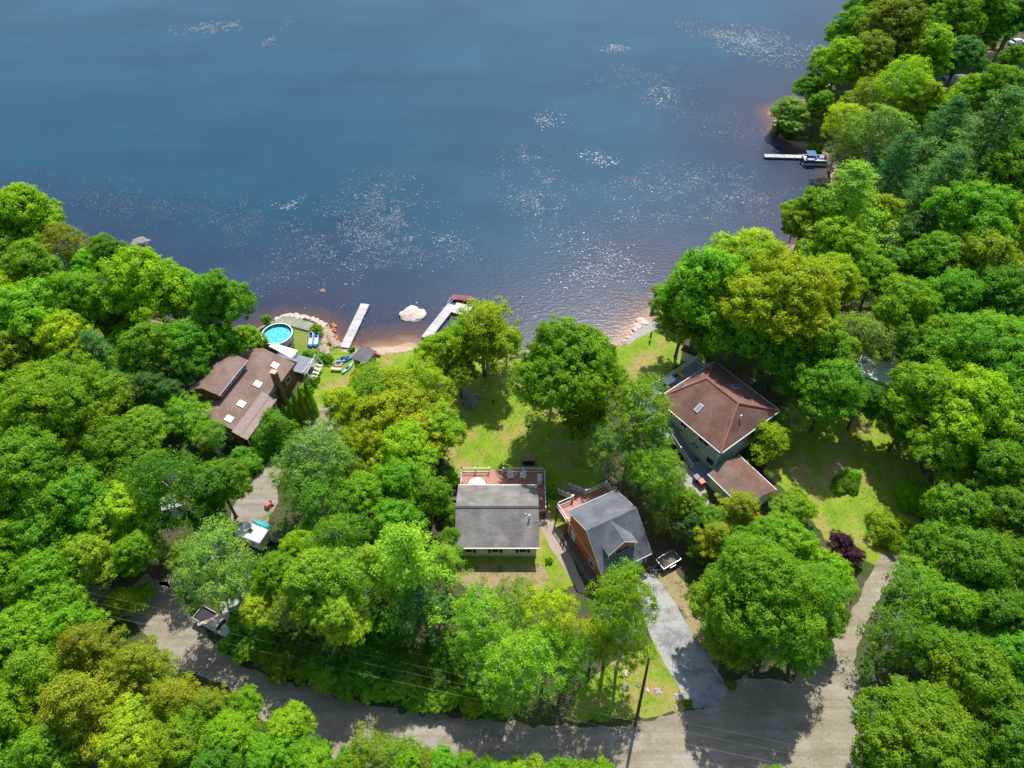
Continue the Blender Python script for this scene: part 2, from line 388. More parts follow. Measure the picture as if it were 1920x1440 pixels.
sheet('front_yard', [(858, 1066), (1010, 1058), (1030, 1085), (1010, 1120), (930, 1125), (870, 1105)], .026, STRAW, .35, seed=12)
sheet('road', [(215, 1150), (262, 1185), (330, 1252), (430, 1290), (480, 1345), (560, 1385), (600, 1440), (600, 1480), (900, 1490), (1150, 1500), (1500, 1500), (1900, 1520), (2000, 1440), (1760, 1400), (1640, 1330), (1560, 1340), (1500, 1290), (1400, 1268), (1366, 1292), (1345, 1322), (1250, 1345), (1140, 1362), (1020, 1363), (930, 1352), (760, 1335), (640, 1308), (545, 1278), (455, 1248), (398, 1205), (372, 1165), (340, 1125), (300, 1085), (268, 1078), (240, 1110), (180, 1095), (140, 1130)], .03, DIRT, .35, seed=14)
sheet('side_driveway', [(1530, 1355), (1655, 1355), (1600, 1240), (1622, 1180), (1650, 1120), (1690, 1050), (1660, 1030), (1630, 1080), (1590, 1160), (1556, 1210), (1500, 1250), (1480, 1300)], .034, DIRT, .25, seed=15)
sheet('paved_driveway', [(1190, 1082), (1224, 1076), (1262, 1125), (1300, 1190), (1335, 1245), (1366, 1290), (1345, 1322), (1296, 1328), (1262, 1270), (1225, 1205), (1205, 1150)], .045, ASPH, .06, seed=16)
sheet('gravel_driveway', [(636, 735), (656, 742), (640, 780), (600, 830), (560, 870), (525, 900), (520, 935), (500, 985), (440, 1040), (380, 1075), (330, 1110), (300, 1090), (380, 1030), (430, 985), (432, 955), (470, 905), (510, 860), (560, 805), (600, 765)], .03, GRAVEL, .25, seed=17)
sheet('garden_path', [(590, 668), (600, 674), (592, 694), (580, 712), (572, 722), (566, 716), (576, 700), (585, 684)], .03, PATHM, .12, seed=18)
sheet('walkway', [(1011, 958), (1026, 958), (1045, 985), (1066, 1030), (1085, 1075), (1100, 1110), (1085, 1110), (1060, 1068), (1030, 1025), (1012, 985)], .034, PATHM, .08, seed=19)
sheet('beach', [(640, 655), (665, 656), (700, 655), (745, 650), (785, 650), (790, 656), (740, 660), (700, 666), (650, 662)], .03, SANDM, .15, seed=20)
sheet('boat_ramp', [(1172, 640), (1190, 622), (1210, 603), (1228, 600), (1236, 612), (1222, 622), (1196, 634), (1176, 645)], .03, CONCRETE, .15, seed=21)
sheet('patio', [(1262, 862), (1290, 868), (1320, 905), (1328, 945), (1322, 965), (1302, 940), (1280, 905)], .03, CONCRETE, .15, seed=22)
sheet('carport_pad', [(395, 828), (436, 838), (428, 856), (386, 842)], .03, CONCRETE, .05, seed=23)
sheet('clearing_top_right', [(1850, 88), (1890, 90), (1900, 118), (1870, 128), (1840, 115)], .02, STRAW, .3, seed=24)
sheet('clearing_right', [(1630, 420), (1680, 425), (1690, 450), (1640, 465), (1615, 450)], .02, STRAW, .3, seed=25)

# ------------------------------------------------------------------ building helpers
def window(par, x, y, z, w, h, rz=0, fm=None, panes=1):
    """frame stands proud of the wall, its glass is its child; local -Y of the window faces outward"""
    fm = fm or WHITE
    M = Matrix.Rotation(rz, 3, 'Z')
    f = MB(); t = .07
    def at(dx, dy, dz): v = M @ Vector((dx, dy, 0)); return (x+v.x, y+v.y, z+dz)
    for dx, dz, sx, sz in ((0, h/2-t/2, w, t), (0, -h/2+t/2, w, t), (-w/2+t/2, 0, t, h-2*t), (w/2-t/2, 0, t, h-2*t)):
        f.box(*at(dx, -.04, dz), sx, .09, sz, rz)
    for k in range(1, panes):
        f.box(*at(-w/2+w*k/panes, -.035, 0), .05, .07, h-2*t, rz)
    o = f.build('window', fm, par)
    g = MB(); g.box(*at(0, -.01, 0), w-2*t+.01, .05, h-2*t+.01, rz)
    g.build('pane', GLASS, o)
    return o
def skylight(par, c, eu, ev, w, l, mat_frame=WHITE, glass=None):
    """on a sloped roof: eu, ev unit vectors in the roof plane"""
    n = eu.cross(ev).normalized()
    if n.z < 0: n = -n
    def sl(mb, w, l, h0, h1):
        a = [c+eu*(sx*w/2)+ev*(sy*l/2)+n*h for h in (h0, h1) for sx, sy in ((-1, -1), (1, -1), (1, 1), (-1, 1))]
        mb.add(a, [(3, 2, 1, 0), (4, 5, 6, 7), (0, 1, 5, 4), (1, 2, 6, 5), (2, 3, 7, 6), (3, 0, 4, 7)])
    f = MB(); sl(f, w, l, -.02, .13); o = f.build('skylight', mat_frame, par)
    g = MB(); sl(g, w-.2, l-.2, .10, .15); g.build('pane', glass or SKYL, o)
    return o
SKYL = simple('skylight_glass', (.30, .36, .42), .12, .15, .8, 0, 0)
def railing(par, pts, z, h=.95, mat=WHITE, step=.14, skip=(), posts=True, thick=.055, name='railing', mid=False):
    """top rail, bottom rail, balusters as one part, each post its own"""
    mb = MB()
    pts = [Vector((p[0], p[1], p[2] if len(p) > 2 else z)) for p in pts]
    for i in range(len(pts)-1):
        if i in skip: continue
        a, b_ = pts[i], pts[i+1]
        U = Vector((0, 0, 1))
        mb.tube(a+U*h, b_+U*h, thick, n=4); mb.tube(a+U*.12, b_+U*.12, thick*.8, n=4)
        n = int((b_-a).length/step)
        for k in range(1, n):
            p = a.lerp(b_, k/n); mb.tube(p+U*.12, p+U*h, .017, n=4, caps=False)
    o = mb.build(name, mat, par)
    if posts:
        for p in pts:
            q = MB(); q.box(p.x, p.y, p.z+(h+.12)/2-.03, .13, .13, h+.18); q.box(p.x, p.y, p.z+h+.13, .19, .19, .06)
            q.build('post', mat, par)
    return o
def pipe(par, x, y, z0, z1, r=.08, mat=WHITE, name='vent_pipe'):
    q = MB(); q.tube((x, y, z0), (x, y, z1), r, n=10); q.tube((x, y, z1-.05), (x, y, z1+.12), r*1.7, r*1.2, n=10)
    return q.build(name, mat, par)

# ---- cream house
H = thing('cream_house', 'single storey cream sided house with grey shingle gable roof and white railed deck', 'house', (-1.87, 51.15, 0))
w = MB(); w.box(0, -.05, 1.4, 9.9, 8.6, 2.75); w.add([(-4.95, -4.35, 2.775), (4.95, -4.35, 2.775), (4.95, 4.25, 2.775), (-4.95, 4.25, 2.775), (-4.95, -.05, 4.55), (4.95, -.05, 4.55)], [(0, 4, 3), (1, 2, 5)])
w.build('wall', CREAM, H)
q = MB(); q.box(0, -.05, .12, 10.0, 8.7, .26); q.build('foundation', CONCRETE, H)
for side, y0, y1 in (('f', -4.72, -.02), ('b', 4.72, .02)):
    r = MB(); r.slab([(-5.3, y0, 2.82), (5.3, y0, 2.82), (5.3, y1, 4.78), (-5.3, y1, 4.78)] if y0 < 0 else [(5.3, y0, 2.82), (-5.3, y0, 2.82), (-5.3, y1, 4.78), (5.3, y1, 4.78)], .14)
    r.build('roof', ROOF_GREY, H)
r = MB(); r.box(0, 0, 4.80, 10.6, .3, .05); r.build('ridge_cap', simple('dark_ridge', (.09, .085, .085), .9), H)
for y in (-4.77, 4.77): r = MB(); r.box(0, y, 2.74, 10.62, .1, .16); r.build('gutter', WHITE, H)
for x in (-3.6, -.25, 3.25):
    window(H, x, -4.35, 1.62, .95, 1.05)
    for s in (-1, 1):
        q = MB(); q.box(x+s*.72, -4.39, 1.62, .4, .06, 1.1); q.build('shutter', SHUT, H)
window(H, 4.95, -1.5, 1.7, .9, 1.1, R_(90)); window(H, 4.95, 2.0, 1.7, .9, 1.1, R_(90))
pipe(H, 4.05, -1.35, 4.0, 4.95, .09)
q = MB(); q.tube((3.55, -.9, 4.3), (3.55, -.9, 4.65), .04, n=6); q.build('vent_pipe', STEEL, H)
D = MB(); D.box(.63, 6.35, .52, 11.6, 4.2, .12); D.box(5.87, 3.1, .52, 1.12, 2.3, .12)
DO = D.build('deck', DECKRED, H)
for x in (-5.0, -2.5, 0, 2.5, 5.0, 6.3): q = MB(); q.box(x, 8.3, .22, .15, .15, .46); q.build('deck_support', GREYWOOD, DO)
railing(DO, [(-5.1, 4.5), (-5.1, 8.4)], .58); railing(DO, [(-5.1, 8.4), (-3.2, 8.4), (-1.3, 8.4)], .58)
railing(DO, [(.7, 8.4), (3.4, 8.4), (6.35, 8.4)], .58); railing(DO, [(6.35, 8.4), (6.35, 5.0), (6.35, 2.05)], .58)
q = MB(); q.box(-.3, 8.65, .4, 1.9, .3, .06); q.box(-.3, 8.95, .2, 1.9, .3, .06); q.build('step', DECKRED, DO)
q = MB(); q.box(5.87, 1.78, .4, 1.1, .3, .05); q.box(5.87, 1.45, .22, 1.1, .3, .05); q.build('step', simple('dark_step', (.12, .05, .035), .7), DO)
def adir(x, y, rz, label):
    t = thing('deck_chair', label, 'chair', (x, y, .58), rz, 'slatted white chairs on the red deck')
    s = MB()
    for k in range(5): s.box(0, -.24+k*.13, .36-k*.018, .6, .11, .03)
    s.build('seat', WHITE, t)
    s = MB()
    for k in range(5): s.box(-.24+k*.12, .36, .72, .1, .03, .85, rx=R_(-22))
    s.build('backrest', WHITE, t)
    for sx in (-1, 1):
        s = MB(); s.box(sx*.36, -.02, .55, .13, .75, .03); s.build('armrest', WHITE, t)
        s = MB(); s.box(sx*.34, -.28, .27, .06, .08, .54); s.build('leg', WHITE, t)
        s = MB(); s.box(sx*.34, .28, .25, .06, .08, .5); s.build('leg', WHITE, t)
    return t
hx, hy = -1.87, 51.15
a = P(957, 893, .9); adir(a[0], a[1], R_(12), 'white slatted deck chair nearer the gap in the railing')
a = P(981, 893, .9); adir(a[0], a[1], R_(-14), 'white slatted deck chair nearer the covered grill')
t = thing('covered_grill', 'grill under a pale fitted cover in the corner of the red deck', 'grill', (*P(1012, 899, 1.0), .58))
s = MB(); s.box(0, 0, .5, .72, 1.45, .98, taper=.9); s.build('cover', flat('pale_cover', (.66, .63, .62), .6), t, bevel=.08)
s = MB(); s.box(0, .05, 1.03, .42, .9, .2, taper=.8); s.build('lid', flat('pale_cover_top', (.74, .71, .70), .6), t, bevel=.06)
t = thing('round_table', 'round pale table half under the roof edge on the deck', 'table', (*P(894, 909, 1.2), .58))
s = MB(); s.lathe([(0, .70), (1.15, .70), (1.15, .74), (0, .75)], 28); s.build('tabletop', flat('table_white', (.72, .68, .58), .5), t)
s = MB(); s.tube((0, 0, 0), (0, 0, .7), .05); s.lathe([(.35, 0), (.3, .05), (0, .06)], 16); s.build('leg', GREYTRIM, t)
# kayak and heat unit on its left side
def kayak(name, label, mat, loc, rz, L=3.2, W=.7, pitch=0, roll=0, cock=True, cat='kayak', group=None):
    t = thing(name, label, cat, loc, rz, group); t.rotation_euler = (roll, pitch, rz)
    n = 14; vs = []; fs = []
    for i in range(n+1):
        u = i/n*2-1; ww = W/2*(1-abs(u)**2.4)+.02; zz = .10*abs(u)**2
        ring = [(u*L/2, -ww, .2+zz), (u*L/2, -ww*.75, .06+zz), (u*L/2, 0, zz), (u*L/2, ww*.75, .06+zz), (u*L/2, ww, .2+zz), (u*L/2, ww*.5, .29+zz), (u*L/2, 0, .33+zz), (u*L/2, -ww*.5, .29+zz)]
        vs += ring
    for i in range(n):
        for k in range(8): fs.append((i*8+k, i*8+(k+1) % 8, (i+1)*8+(k+1) % 8, (i+1)*8+k))
    fs += [tuple(range(7, -1, -1)), tuple(n*8+k for k in range(8))]
    h = MB(); h.add(vs, fs); h.build('hull', mat, t, smooth=True)
    if cock:
        s = MB(); s.lathe([(.42, .32), (.42, .36), (.36, .37), (.34, .335)], 18, (0, 0, 0), 1.1, W/1.5); s.build('cockpit_rim', BLACK, t)
        s = MB(); s.lathe([(0, .345), (.36, .345)], 18, (0, 0, 0), 1.1, W/1.5); s.box(-.2, 0, .42, .06, W*.4, .2); s.build('seat', BLACK, t)
    return t
kayak('kayak', 'blue kayak standing on edge by the left wall of the cream house', C_BLUE, (*P(845, 945, .6), .35), R_(86), 2.9, .6, 0, R_(60))
t = thing('heat_pump', 'dark box unit with a grey lid against the left wall of the cream house', 'outdoor unit', (*P(852, 933, .8), 0), 0)
s = MB(); s.box(0, 0, .7, .8, 1.6, 1.4); s.build('body', BLACK, t, bevel=.03); s = MB(); s.box(0, 0, 1.43, .88, 1.7, .05); s.build('lid', simple('dark_lid', (.08, .08, .085), .6), t)

# ---- orange-brown garage with dormer
ga = R_(26.5)
G = thing('garage', 'two storey orange brown garage with slate blue saltbox roof and front dormer', 'garage', (7.2, 50.2, 0), ga)
# local: x along the ridge, y away from the camera (front is -y)
W_, Dp, RT = 6.9, 8.6, 4.2
zE, zR, zF = 5.2, 7.0, 2.9
w = MB()
prof = [(-.25, 0), (-.25, 5.15), (-RT, 6.85), (-Dp+.4, 3.0), (-Dp+.4, 0)]
x0, x1 = .15, W_-.15
vs = [(x0, y, z) for y, z in prof]+[(x1, y, z) for y, z in prof]; n = 5
w.add(vs, [tuple(range(n)), tuple(range(2*n-1, n-1, -1))]+[(i, i+n, (i+1) % n+n, (i+1) % n) for i in range(n)])
w.build('wall', RUST, G)
r = MB(); r.slab([(-.1, -RT, zR), (W_+.1, -RT, zR), (W_+.1, .1, zE), (-.1, .1, zE)], .14); r.build('roof', ROOF_SLATE, G)
r = MB(); r.slab([(-.1, -Dp, zF), (W_+.1, -Dp, zF), (W_+.1, -RT-.004, zR), (-.1, -RT-.004, zR)], .14); r.build('roof', ROOF_SLATE, G)
q = MB(); q.box(W_/2, .17, zE-.07, W_+.2, .09, .18); q.box(W_/2, -Dp-.06, zF-.08, W_+.2, .09, .18)
for x in (-.14, W_+.14):
    q.add([(x-.03, -Dp, zF+.01), (x+.03, -Dp, zF+.01), (x+.03, -RT, zR+.01), (x-.03, -RT, zR+.01), (x-.03, -Dp, zF-.17), (x+.03, -Dp, zF-.17), (x+.03, -RT, zR-.17), (x-.03, -RT, zR-.17)], [(0, 1, 2, 3), (7, 6, 5, 4), (0, 3, 7, 4), (1, 5, 6, 2), (0, 4, 5, 1)])
    q.add([(x-.03, .1, zE+.01), (x+.03, .1, zE+.01), (x+.03, -RT, zR+.01), (x-.03, -RT, zR+.01), (x-.03, .1, zE-.17), (x+.03, .1, zE-.17), (x+.03, -RT, zR-.17), (x-.03, -RT, zR-.17)], [(3, 2, 1, 0), (4, 5, 6, 7), (4, 7, 3, 0), (2, 6, 5, 1), (1, 5, 4, 0)])
q.build('fascia', GREYTRIM, G)
q = MB(); q.box(.10, -Dp/2, 2.72, .07, Dp-.7, .13); q.build('belt_board', flat('pink_white_trim', (.72, .60, .58)), G)
for y in (-.2, -Dp+.45): q = MB(); q.box(.1, y, 1.3, .08, .12, 2.6); q.build('corner_board', WHITE, G)
q = MB(); q.box(.1, -Dp/2+.1, .1, .1, Dp-.6, .22); q.build('sill_board', WHITE, G)
q = MB(); q.box(.10, -1.35, 1.1, .08, .95, 2.1); dr = q.build('door', WHITE, G); q = MB(); q.tube((.03, -1.05, 1.05), (-.04, -1.05, 1.05), .05); q.build('handle', BLACK, dr)
window(G, .12, -5.9, 1.5, 1.1, 1.1, R_(-90))
# white front with two garage doors
q = MB(); q.box(W_/2, -Dp+.36, 1.42, W_-.32, .07, 2.76); q.build('front_cladding', WHITE, G)
for x in (2.0, 4.9):
    q = MB(); q.box(x, -Dp+.31, 1.1, 2.3, .05, 2.1); gd = q.build('garage_door', flat('garage_door_grey', (.62, .64, .65)), G)
    q = MB()
    for k in range(3): q.box(x, -Dp+.275, .55+k*.52, 2.25, .03, .03)
    q.build('panel_seam', GREYTRIM, gd)
q = MB(); q.box(6.35, -Dp+.3, 1.1, .34, .06, 2.1); q.build('navy_front_board', C_NAVY, G)  # narrow navy board on the white front, right of the garage doors
# dormer
dx0, dx1, dy = 1.12, 5.32, -7.5; dzE, dzA = 5.3, 6.95; dm_ = (dx0+dx1)/2
dw = MB(); vs = []
for y in (dy+.2, -RT-.3):
    vs += [(dx0+.2, y, 3.4), (dx1-.2, y, 3.4), (dx1-.2, y, dzE-.0), (dm_, y, dzA-.12), (dx0+.2, y, dzE)]
dw.add(vs, [(0, 1, 2, 3, 4), (9, 8, 7, 6, 5)]+[(i, i+5, (i+1) % 5+5, (i+1) % 5) for i in range(5)])
DW = dw.build('dormer', RUST, G)
q = MB(); q.slab([(dx0, dy, dzE-.1), (dm_, dy, dzA), (dm_, -RT+.1, dzA), (dx0, -RT-.2, dzE-.1)], .12); q.slab([(dm_, dy, dzA), (dx1, dy, dzE-.1), (dx1, -RT-.2, dzE-.1), (dm_, -RT+.1, dzA)], .12)
q.build('dormer_roof', ROOF_SLATE, DW)
q = MB()
for xa, xb in ((dx0, dm_), (dx1, dm_)):
    q.add([(xa, dy-.05, dzE-.3), (xb, dy-.05, dzA-.2), (xb, dy-.05, dzA+.03), (xa, dy-.05, dzE-.07), (xa, dy-.001, dzE-.3), (xb, dy-.001, dzA-.2), (xb, dy-.001, dzA+.03), (xa, dy-.001, dzE-.07)], [(0, 1, 2, 3), (7, 6, 5, 4), (3, 2, 6, 7), (0, 4, 5, 1)])
q.box(dx0+.22, dy+.16, 4.4, .15, .09, 1.7); q.box(dx1-.22, dy+.16, 4.4, .15, .09, 1.7); q.build('dormer_trim', WHITE, DW)
window(DW, dm_+.1, dy+.2, 4.75, 2.1, 1.1, 0, GREYTRIM, 2)
# upper deck behind and its stair
zd = 2.7
D = MB(); D.box(3.6, 1.35, zd-.07, 7.6, 2.7, .13); DO = D.build('deck', DECKRED, G)
D = MB(); D.box(-.75, -3.2, zd-.07, 1.3, .1, .1); 
for x, y in ((-.15, 2.6), (2.0, 2.6), (5.2, 2.6), (7.3, 2.6), (-.15, .2)):
    q = MB(); q.box(x, y, (zd-.13)/2, .16, .16, zd-.13); q.build('deck_support', simple('stained_post', (.16, .08, .05), .8), DO)
railing(DO, [(-.15, -.05), (-.15, 2.65)], zd); railing(DO, [(-.15, 2.65), (2.1, 2.65)], zd); railing(DO, [(4.3, 2.65), (7.3, 2.65), (7.3, .3)], zd)
def GL(px, py, z):
    a = P(px, py, z); dx, dy = a[0]-7.2, a[1]-50.2; c, s_ = math.cos(ga), math.sin(ga); return Vector((dx*c+dy*s_, -dx*s_+dy*c, z))
la_, lb_ = GL(1047, 918, 1.25), GL(1068, 908, 1.25); ma_, mb_ = Vector((2.25, 2.7, zd)), Vector((4.15, 2.7, zd))
la_.z = lb_.z = .3
st = MB()
for k in range(13):
    f = (k+.5)/13; p = ma_.lerp(la_, f); q_ = mb_.lerp(lb_, f); d_ = (la_-ma_)/13*.52
    z = zd-.06-(zd-.2)*f; st.add([(p-d_).xy.to_3d()+Vector((0, 0, z)), (q_-d_).xy.to_3d()+Vector((0, 0, z)), (q_+d_).xy.to_3d()+Vector((0, 0, z)), (p+d_).xy.to_3d()+Vector((0, 0, z)),
        (p-d_).xy.to_3d()+Vector((0, 0, z-.1)), (q_-d_).xy.to_3d()+Vector((0, 0, z-.1)), (q_+d_).xy.to_3d()+Vector((0, 0, z-.1)), (p+d_).xy.to_3d()+Vector((0, 0, z-.1))], [(0, 1, 2, 3), (7, 6, 5, 4), (0, 4, 5, 1), (1, 5, 6, 2), (2, 6, 7, 3), (3, 7, 4, 0)])
SO = st.build('stair', DECKRED, DO)
for a, b_ in ((ma_, la_), (mb_, lb_)):
    railing(SO, [tuple(a.lerp(b_, f)) for f in (0, .35, .68, 1)], 0, .95, step=.11)
# covered ramp beside it
tr = thing('ramp', 'shaded brown timber ramp with a railing along the orange brown garage', 'ramp', (*P(1062, 1010, 0), 0), R_(-63))
s = MB(); s.box(3.4, .1, .28, 7.2, 1.5, .12); s.build('walk_surface', simple('ramp_boards', (.17, .12, .09), .85, .2, 4), tr)
s = MB(); s.box(3.4, -.66, .11, 7.0, .08, .24); s.build('skirt', GREYWOOD, tr)
railing(tr, [(-.1, -.68), (1.7, -.68), (3.5, -.68), (5.2, -.68), (6.9, -.68)], .3, .8, GREYWOOD, step=.25)

# ---- red-brown hip roofed house
hu = R_(37.5)
RH = thing('hip_roof_house', 'two storey sage green house under a red brown hip roof with skylights', 'house', (28.1, 59.4, 0), hu)
# local x = towards E corner, y = towards W corner ; S corner at the origin
A_, B_, ze, zr = 12.3, 12.2, 5.2, 8.2
rg0 = Vector((6.15, 3.2, zr)); rg1 = Vector((6.15, 9.0, zr))
w = MB(); w.box(A_/2, B_/2, 2.55, A_-1.0, B_-1.0, 5.1); w.build('wall', SAGE, RH)
def face(vs, name='roof', mat=ROOF_RED):
    m_ = MB(); m_.slab(vs, .13); return m_.build(name, mat, RH)
face([(0, 0, ze), (A_, 0, ze), tuple(rg0)]); face([(A_, 0, ze), (A_, B_, ze), tuple(rg1), tuple(rg0)])
face([(A_, B_, ze), (0, B_, ze), tuple(rg1)]); face([(0, B_, ze), (0, 0, ze), tuple(rg0), tuple(rg1)])
q = MB()
for a, b_ in (((0, 0, ze), rg0), ((A_, 0, ze), rg0), ((A_, B_, ze), rg1), ((0, B_, ze), rg1), (rg0, rg1)):
    q.tube(Vector(a)+Vector((0, 0, .0)), Vector(b_)+Vector((0, 0, .0)), .15, n=6)
q.build('ridge_cap', RIDGE_RED, RH)
for bx in ((A_/2, -.05, ze-.1, A_+.2, .1, .16), (A_/2, B_+.05, ze-.1, A_+.2, .1, .16), (-.05, B_/2, ze-.1, .1, B_, .16), (A_+.05, B_/2, ze-.1, .1, B_, .16)): q = MB(); q.box(*bx); q.build('gutter', WHITE, RH)
for x, y in ((.5, .5), (A_-.5, .5)):
    q = MB(); q.box(x-.03, y-.03, 2.5, .16, .16, 5.0); q.build('corner_board', WHITE, RH)
q = MB(); q.tube((4.6, .42, 0), (4.6, .42, 4.9), .06, n=6); q.build('downpipe', WHITE, RH)
# SW wall is x=.5, faces -x ; SE wall y=.5 faces -y
for y, z, ww, hh, pn in ((9.7, 4.1, 1.7, 1.1, 2), (3.3, 4.1, 1.8, 1.15, 2), (4.6, 2.2, .45, .55, 1), (4.0, 2.0, .45, .55, 1), (1.4, 1.5, 1.3, 1.2, 1), (7.0, 4.1, 1.2, 1.1, 2)):
    window(RH, .5, y, z, ww, hh, R_(-90), GREYTRIM if z < 3 else WHITE, pn)
window(RH, 2.6, .5, 4.1, 1.7, 1.0, 0, WHITE, 2); window(RH, 8.5, .5, 4.1, 1.6, 1.0, 0, WHITE, 2)
# skylights (positions on the planes)
def on_plane(p0, p1, p2, x, y):
    n = (Vector(p1)-Vector(p0)).cross(Vector(p2)-Vector(p0)); z = p0[2]-(n.x*(x-p0[0])+n.y*(y-p0[1]))/n.z
    return Vector((x, y, z))
e1 = Vector((0, 1, 0)); e2 = Vector((6.15, 0, zr-ze)).normalized()
skylight(RH, on_plane((0, 0, ze), (0, B_, ze), rg0, 2.55, 6.7), e1, e2, .7, 1.35)
skylight(RH, on_plane((A_, 0, ze), (A_, B_, ze), rg0, 9.4, 6.2), e1, Vector((-6.15, 0, zr-ze)).normalized(), .7, 1.2, GREYTRIM, GLASS)
for x in (3.9, 7.6):
    skylight(RH, on_plane((0, B_, ze), (A_, B_, ze), rg1, x, B_-1.2), Vector((1, 0, 0)), Vector((0, -3.2, zr-ze)).normalized(), .95, .9, GREYTRIM, GLASS)
a_ = on_plane((0, 0, ze), (A_, 0, ze), rg0, 5.3, 1.75); pipe(RH, 5.3, 1.75, a_.z-.1, a_.z+.65, .09, WHITE)
# raised deck on the lake side and the long stair down the near side
D = MB(); D.box(5.75, B_+1.45, 2.55, 13.3, 3.8, .14); DO = D.build('deck', DECKGREY, RH)
railing(DO, [(-.8, B_+3.25), (1.6, B_+3.25), (4.2, B_+3.25), (6.9, B_+3.25), (9.6, B_+3.25), (12.3, B_+3.25), (12.3, B_+1.5), (12.3, B_-.2)], 2.62, .95, WHITE, .14)
for x in (-.7, 3.6, 8.0, 12.2):
    q = MB(); q.box(x, B_+3.15, 1.25, .16, .16, 2.5); q.build('deck_support', WHITE, DO)
D = MB(); D.box(-.85, 9.4, 2.55, 2.7, 4.4, .14); D.build('side_landing', DECKGREY, DO)
st = MB()
for k in range(13): st.box(-.75, 7.05-k*.34, 2.42-k*.19, 1.5, .34, .05)
so = st.build('stair', DECKGREY, RH)
railing(so, [(-1.55, 7.3, 2.5), (-1.55, 5.2, 1.35), (-1.55, 2.7, .1)], 0, .9, WHITE, .3)
D = MB(); D.box(-.6, .6, .12, 2.3, 4.6, .2); D.build('lower_deck', DECKGREY, RH)
q = MB(); q.box(-2.0, -.9, .5, .08, 2.4, .07); q.build('hand_rail', WHITE, RH)
for y in (-2.1, .3): q = MB(); q.box(-2.0, y, .4, .12, .12, .8); q.build('post', WHITE, RH)
# things on its deck
def dk(x, y, z): v = Matrix.Rotation(hu, 3, 'Z') @ Vector((x, y, 0)); return (28.1+v.x, 59.4+v.y, z)
t = thing('lounge_chair', 'yellow cushioned lounge chair on the grey back deck', 'chair', (*P(1278, 703, 3.0), 2.62), hu+R_(80))
s = MB(); s.box(0, 0, .32, 1.3, .6, .12); s.build('seat', C_YEL, t, bevel=.03); s = MB(); s.box(.8, 0, .55, .6, .6, .1, ry=R_(-45)); s.build('backrest', C_YEL, t, bevel=.03)
for sx in (-.55, .55):
    for sy in (-.25, .25): s = MB(); s.box(sx, sy, .13, .05, .05, .26); s.build('leg', GREYTRIM, t)
t = thing('kettle_grill', 'small black kettle grill on the grey back deck beside the yellow lounge chair', 'grill', (*P(1267, 706, 3.2), 2.62))
s = MB(); s.lathe([(0, .6), (.2, .63), (.3, .78), (.28, .95), (.15, 1.06), (0, 1.08)], 16); s.build('bowl', BLACK, t, True)
for k in range(3): a = k*2.09; s = MB(); s.tube((.12*math.cos(a), .12*math.sin(a), .65), (.32*math.cos(a), .32*math.sin(a), 0), .018); s.build('leg', STEEL, t)
t = thing('patio_table', 'white table on the grey back deck left of the kettle grill', 'table', (*P(1254, 714, 3.2), 2.62), hu)
s = MB(); s.box(0, 0, .72, 1.9, 1.2, .05); s.build('tabletop', WHITE, t)
for sx in (-.8, .8):
    for sy in (-.5, .5): s = MB(); s.box(sx, sy, .35, .06, .06, .7); s.build('leg', WHITE, t)

# ---- small brown-roofed shed in front of it
sa = R_(-55)
SH = thing('garden_shed', 'sage green outbuilding with brown gable roof standing before the hip roofed house', 'shed', (30.9, 56.55, 0), R_(-56.5))
L2, W2 = 3.45, 2.9
w = MB(); w.box(0, 0, 1.25, 2*L2-.6, 2*W2-.6, 2.5)
w.add([(-L2+.3, -W2+.3, 2.502), (-L2+.3, W2-.3, 2.502), (-L2+.3, 0, 3.35), (L2-.3, -W2+.3, 2.502), (L2-.3, W2-.3, 2.502), (L2-.3, 0, 3.35)], [(0, 2, 1), (3, 4, 5)]); w.build('wall', SAGE, SH)
for s_ in (-1, 1):
    q = MB(); qq = [(-L2, s_*W2, 2.55), (L2, s_*W2, 2.55), (L2, s_*.003, 3.6), (-L2, s_*.003, 3.6)]
    q.slab(qq if s_ < 0 else qq[::-1], .12); q.build('roof', ROOF_RED if s_ > 0 else ROOF_BROWN, SH)
for y in (-W2-.05, W2+.05): q = MB(); q.box(0, y, 2.5, 2*L2+.1, .09, .14); q.build('gutter', WHITE, SH)
window(SH, L2-.3, -.8, 1.5, .9, .9, R_(90)); 
q = MB(); q.box(L2-.27, 1.1, 1.05, .06, .9, 2.0); q.build('door', WHITE, SH)

# ---- brown-roofed lodge
la = R_(71.5)
def LF(x, y, z):   # world -> lodge local ; origin at the right rear eave corner, u to the right, v to the lake
    dx, dy = x+33.0, y-77.3
    return Vector((dx*.948-dy*.317, dx*.317+dy*.948, z))
LO = thing('brown_lodge', 'long brown roofed lodge with four skylights, raised clerestory and brick chimney', 'house', (-33.0, 77.3, 0), math.atan2(-.317, .948))
zL, zLr = 4.0, 5.7
def lpx(x, y, z): a = P(x, y, z); return LF(a[0], a[1], z)
w = MB(); w.add([(-.35, -.35, 0), (-9.0, -.35, 0), (-9.0, -14.2, 0), (-.35, -14.2, 0), (-.35, -.35, 4.0), (-9.0, -.35, 4.0), (-9.0, -14.2, 4.0), (-.35, -14.2, 4.0), (-5, -.35, 5.5), (-5, -14.2, 5.5)],
    [(0, 3, 7, 4), (1, 0, 4, 8, 5), (2, 1, 5, 6), (3, 2, 6, 9, 7), (4, 7, 9, 8), (5, 8, 9, 6)])
w.build('wall', CEDAR, LO)
r = MB(); r.slab([(-5, 0, zLr), (-5, -14.5, zLr), (0, -14.5, zL), (0, 0, zL)], .15); r.build('roof', ROOF_BROWN, LO)
r = MB(); r.slab([(-9.4, 0, zL), (-9.4, -14.5, zL), (-5.004, -14.5, zLr), (-5.004, 0, zLr)], .15); r.build('roof', ROOF_BROWN, LO)
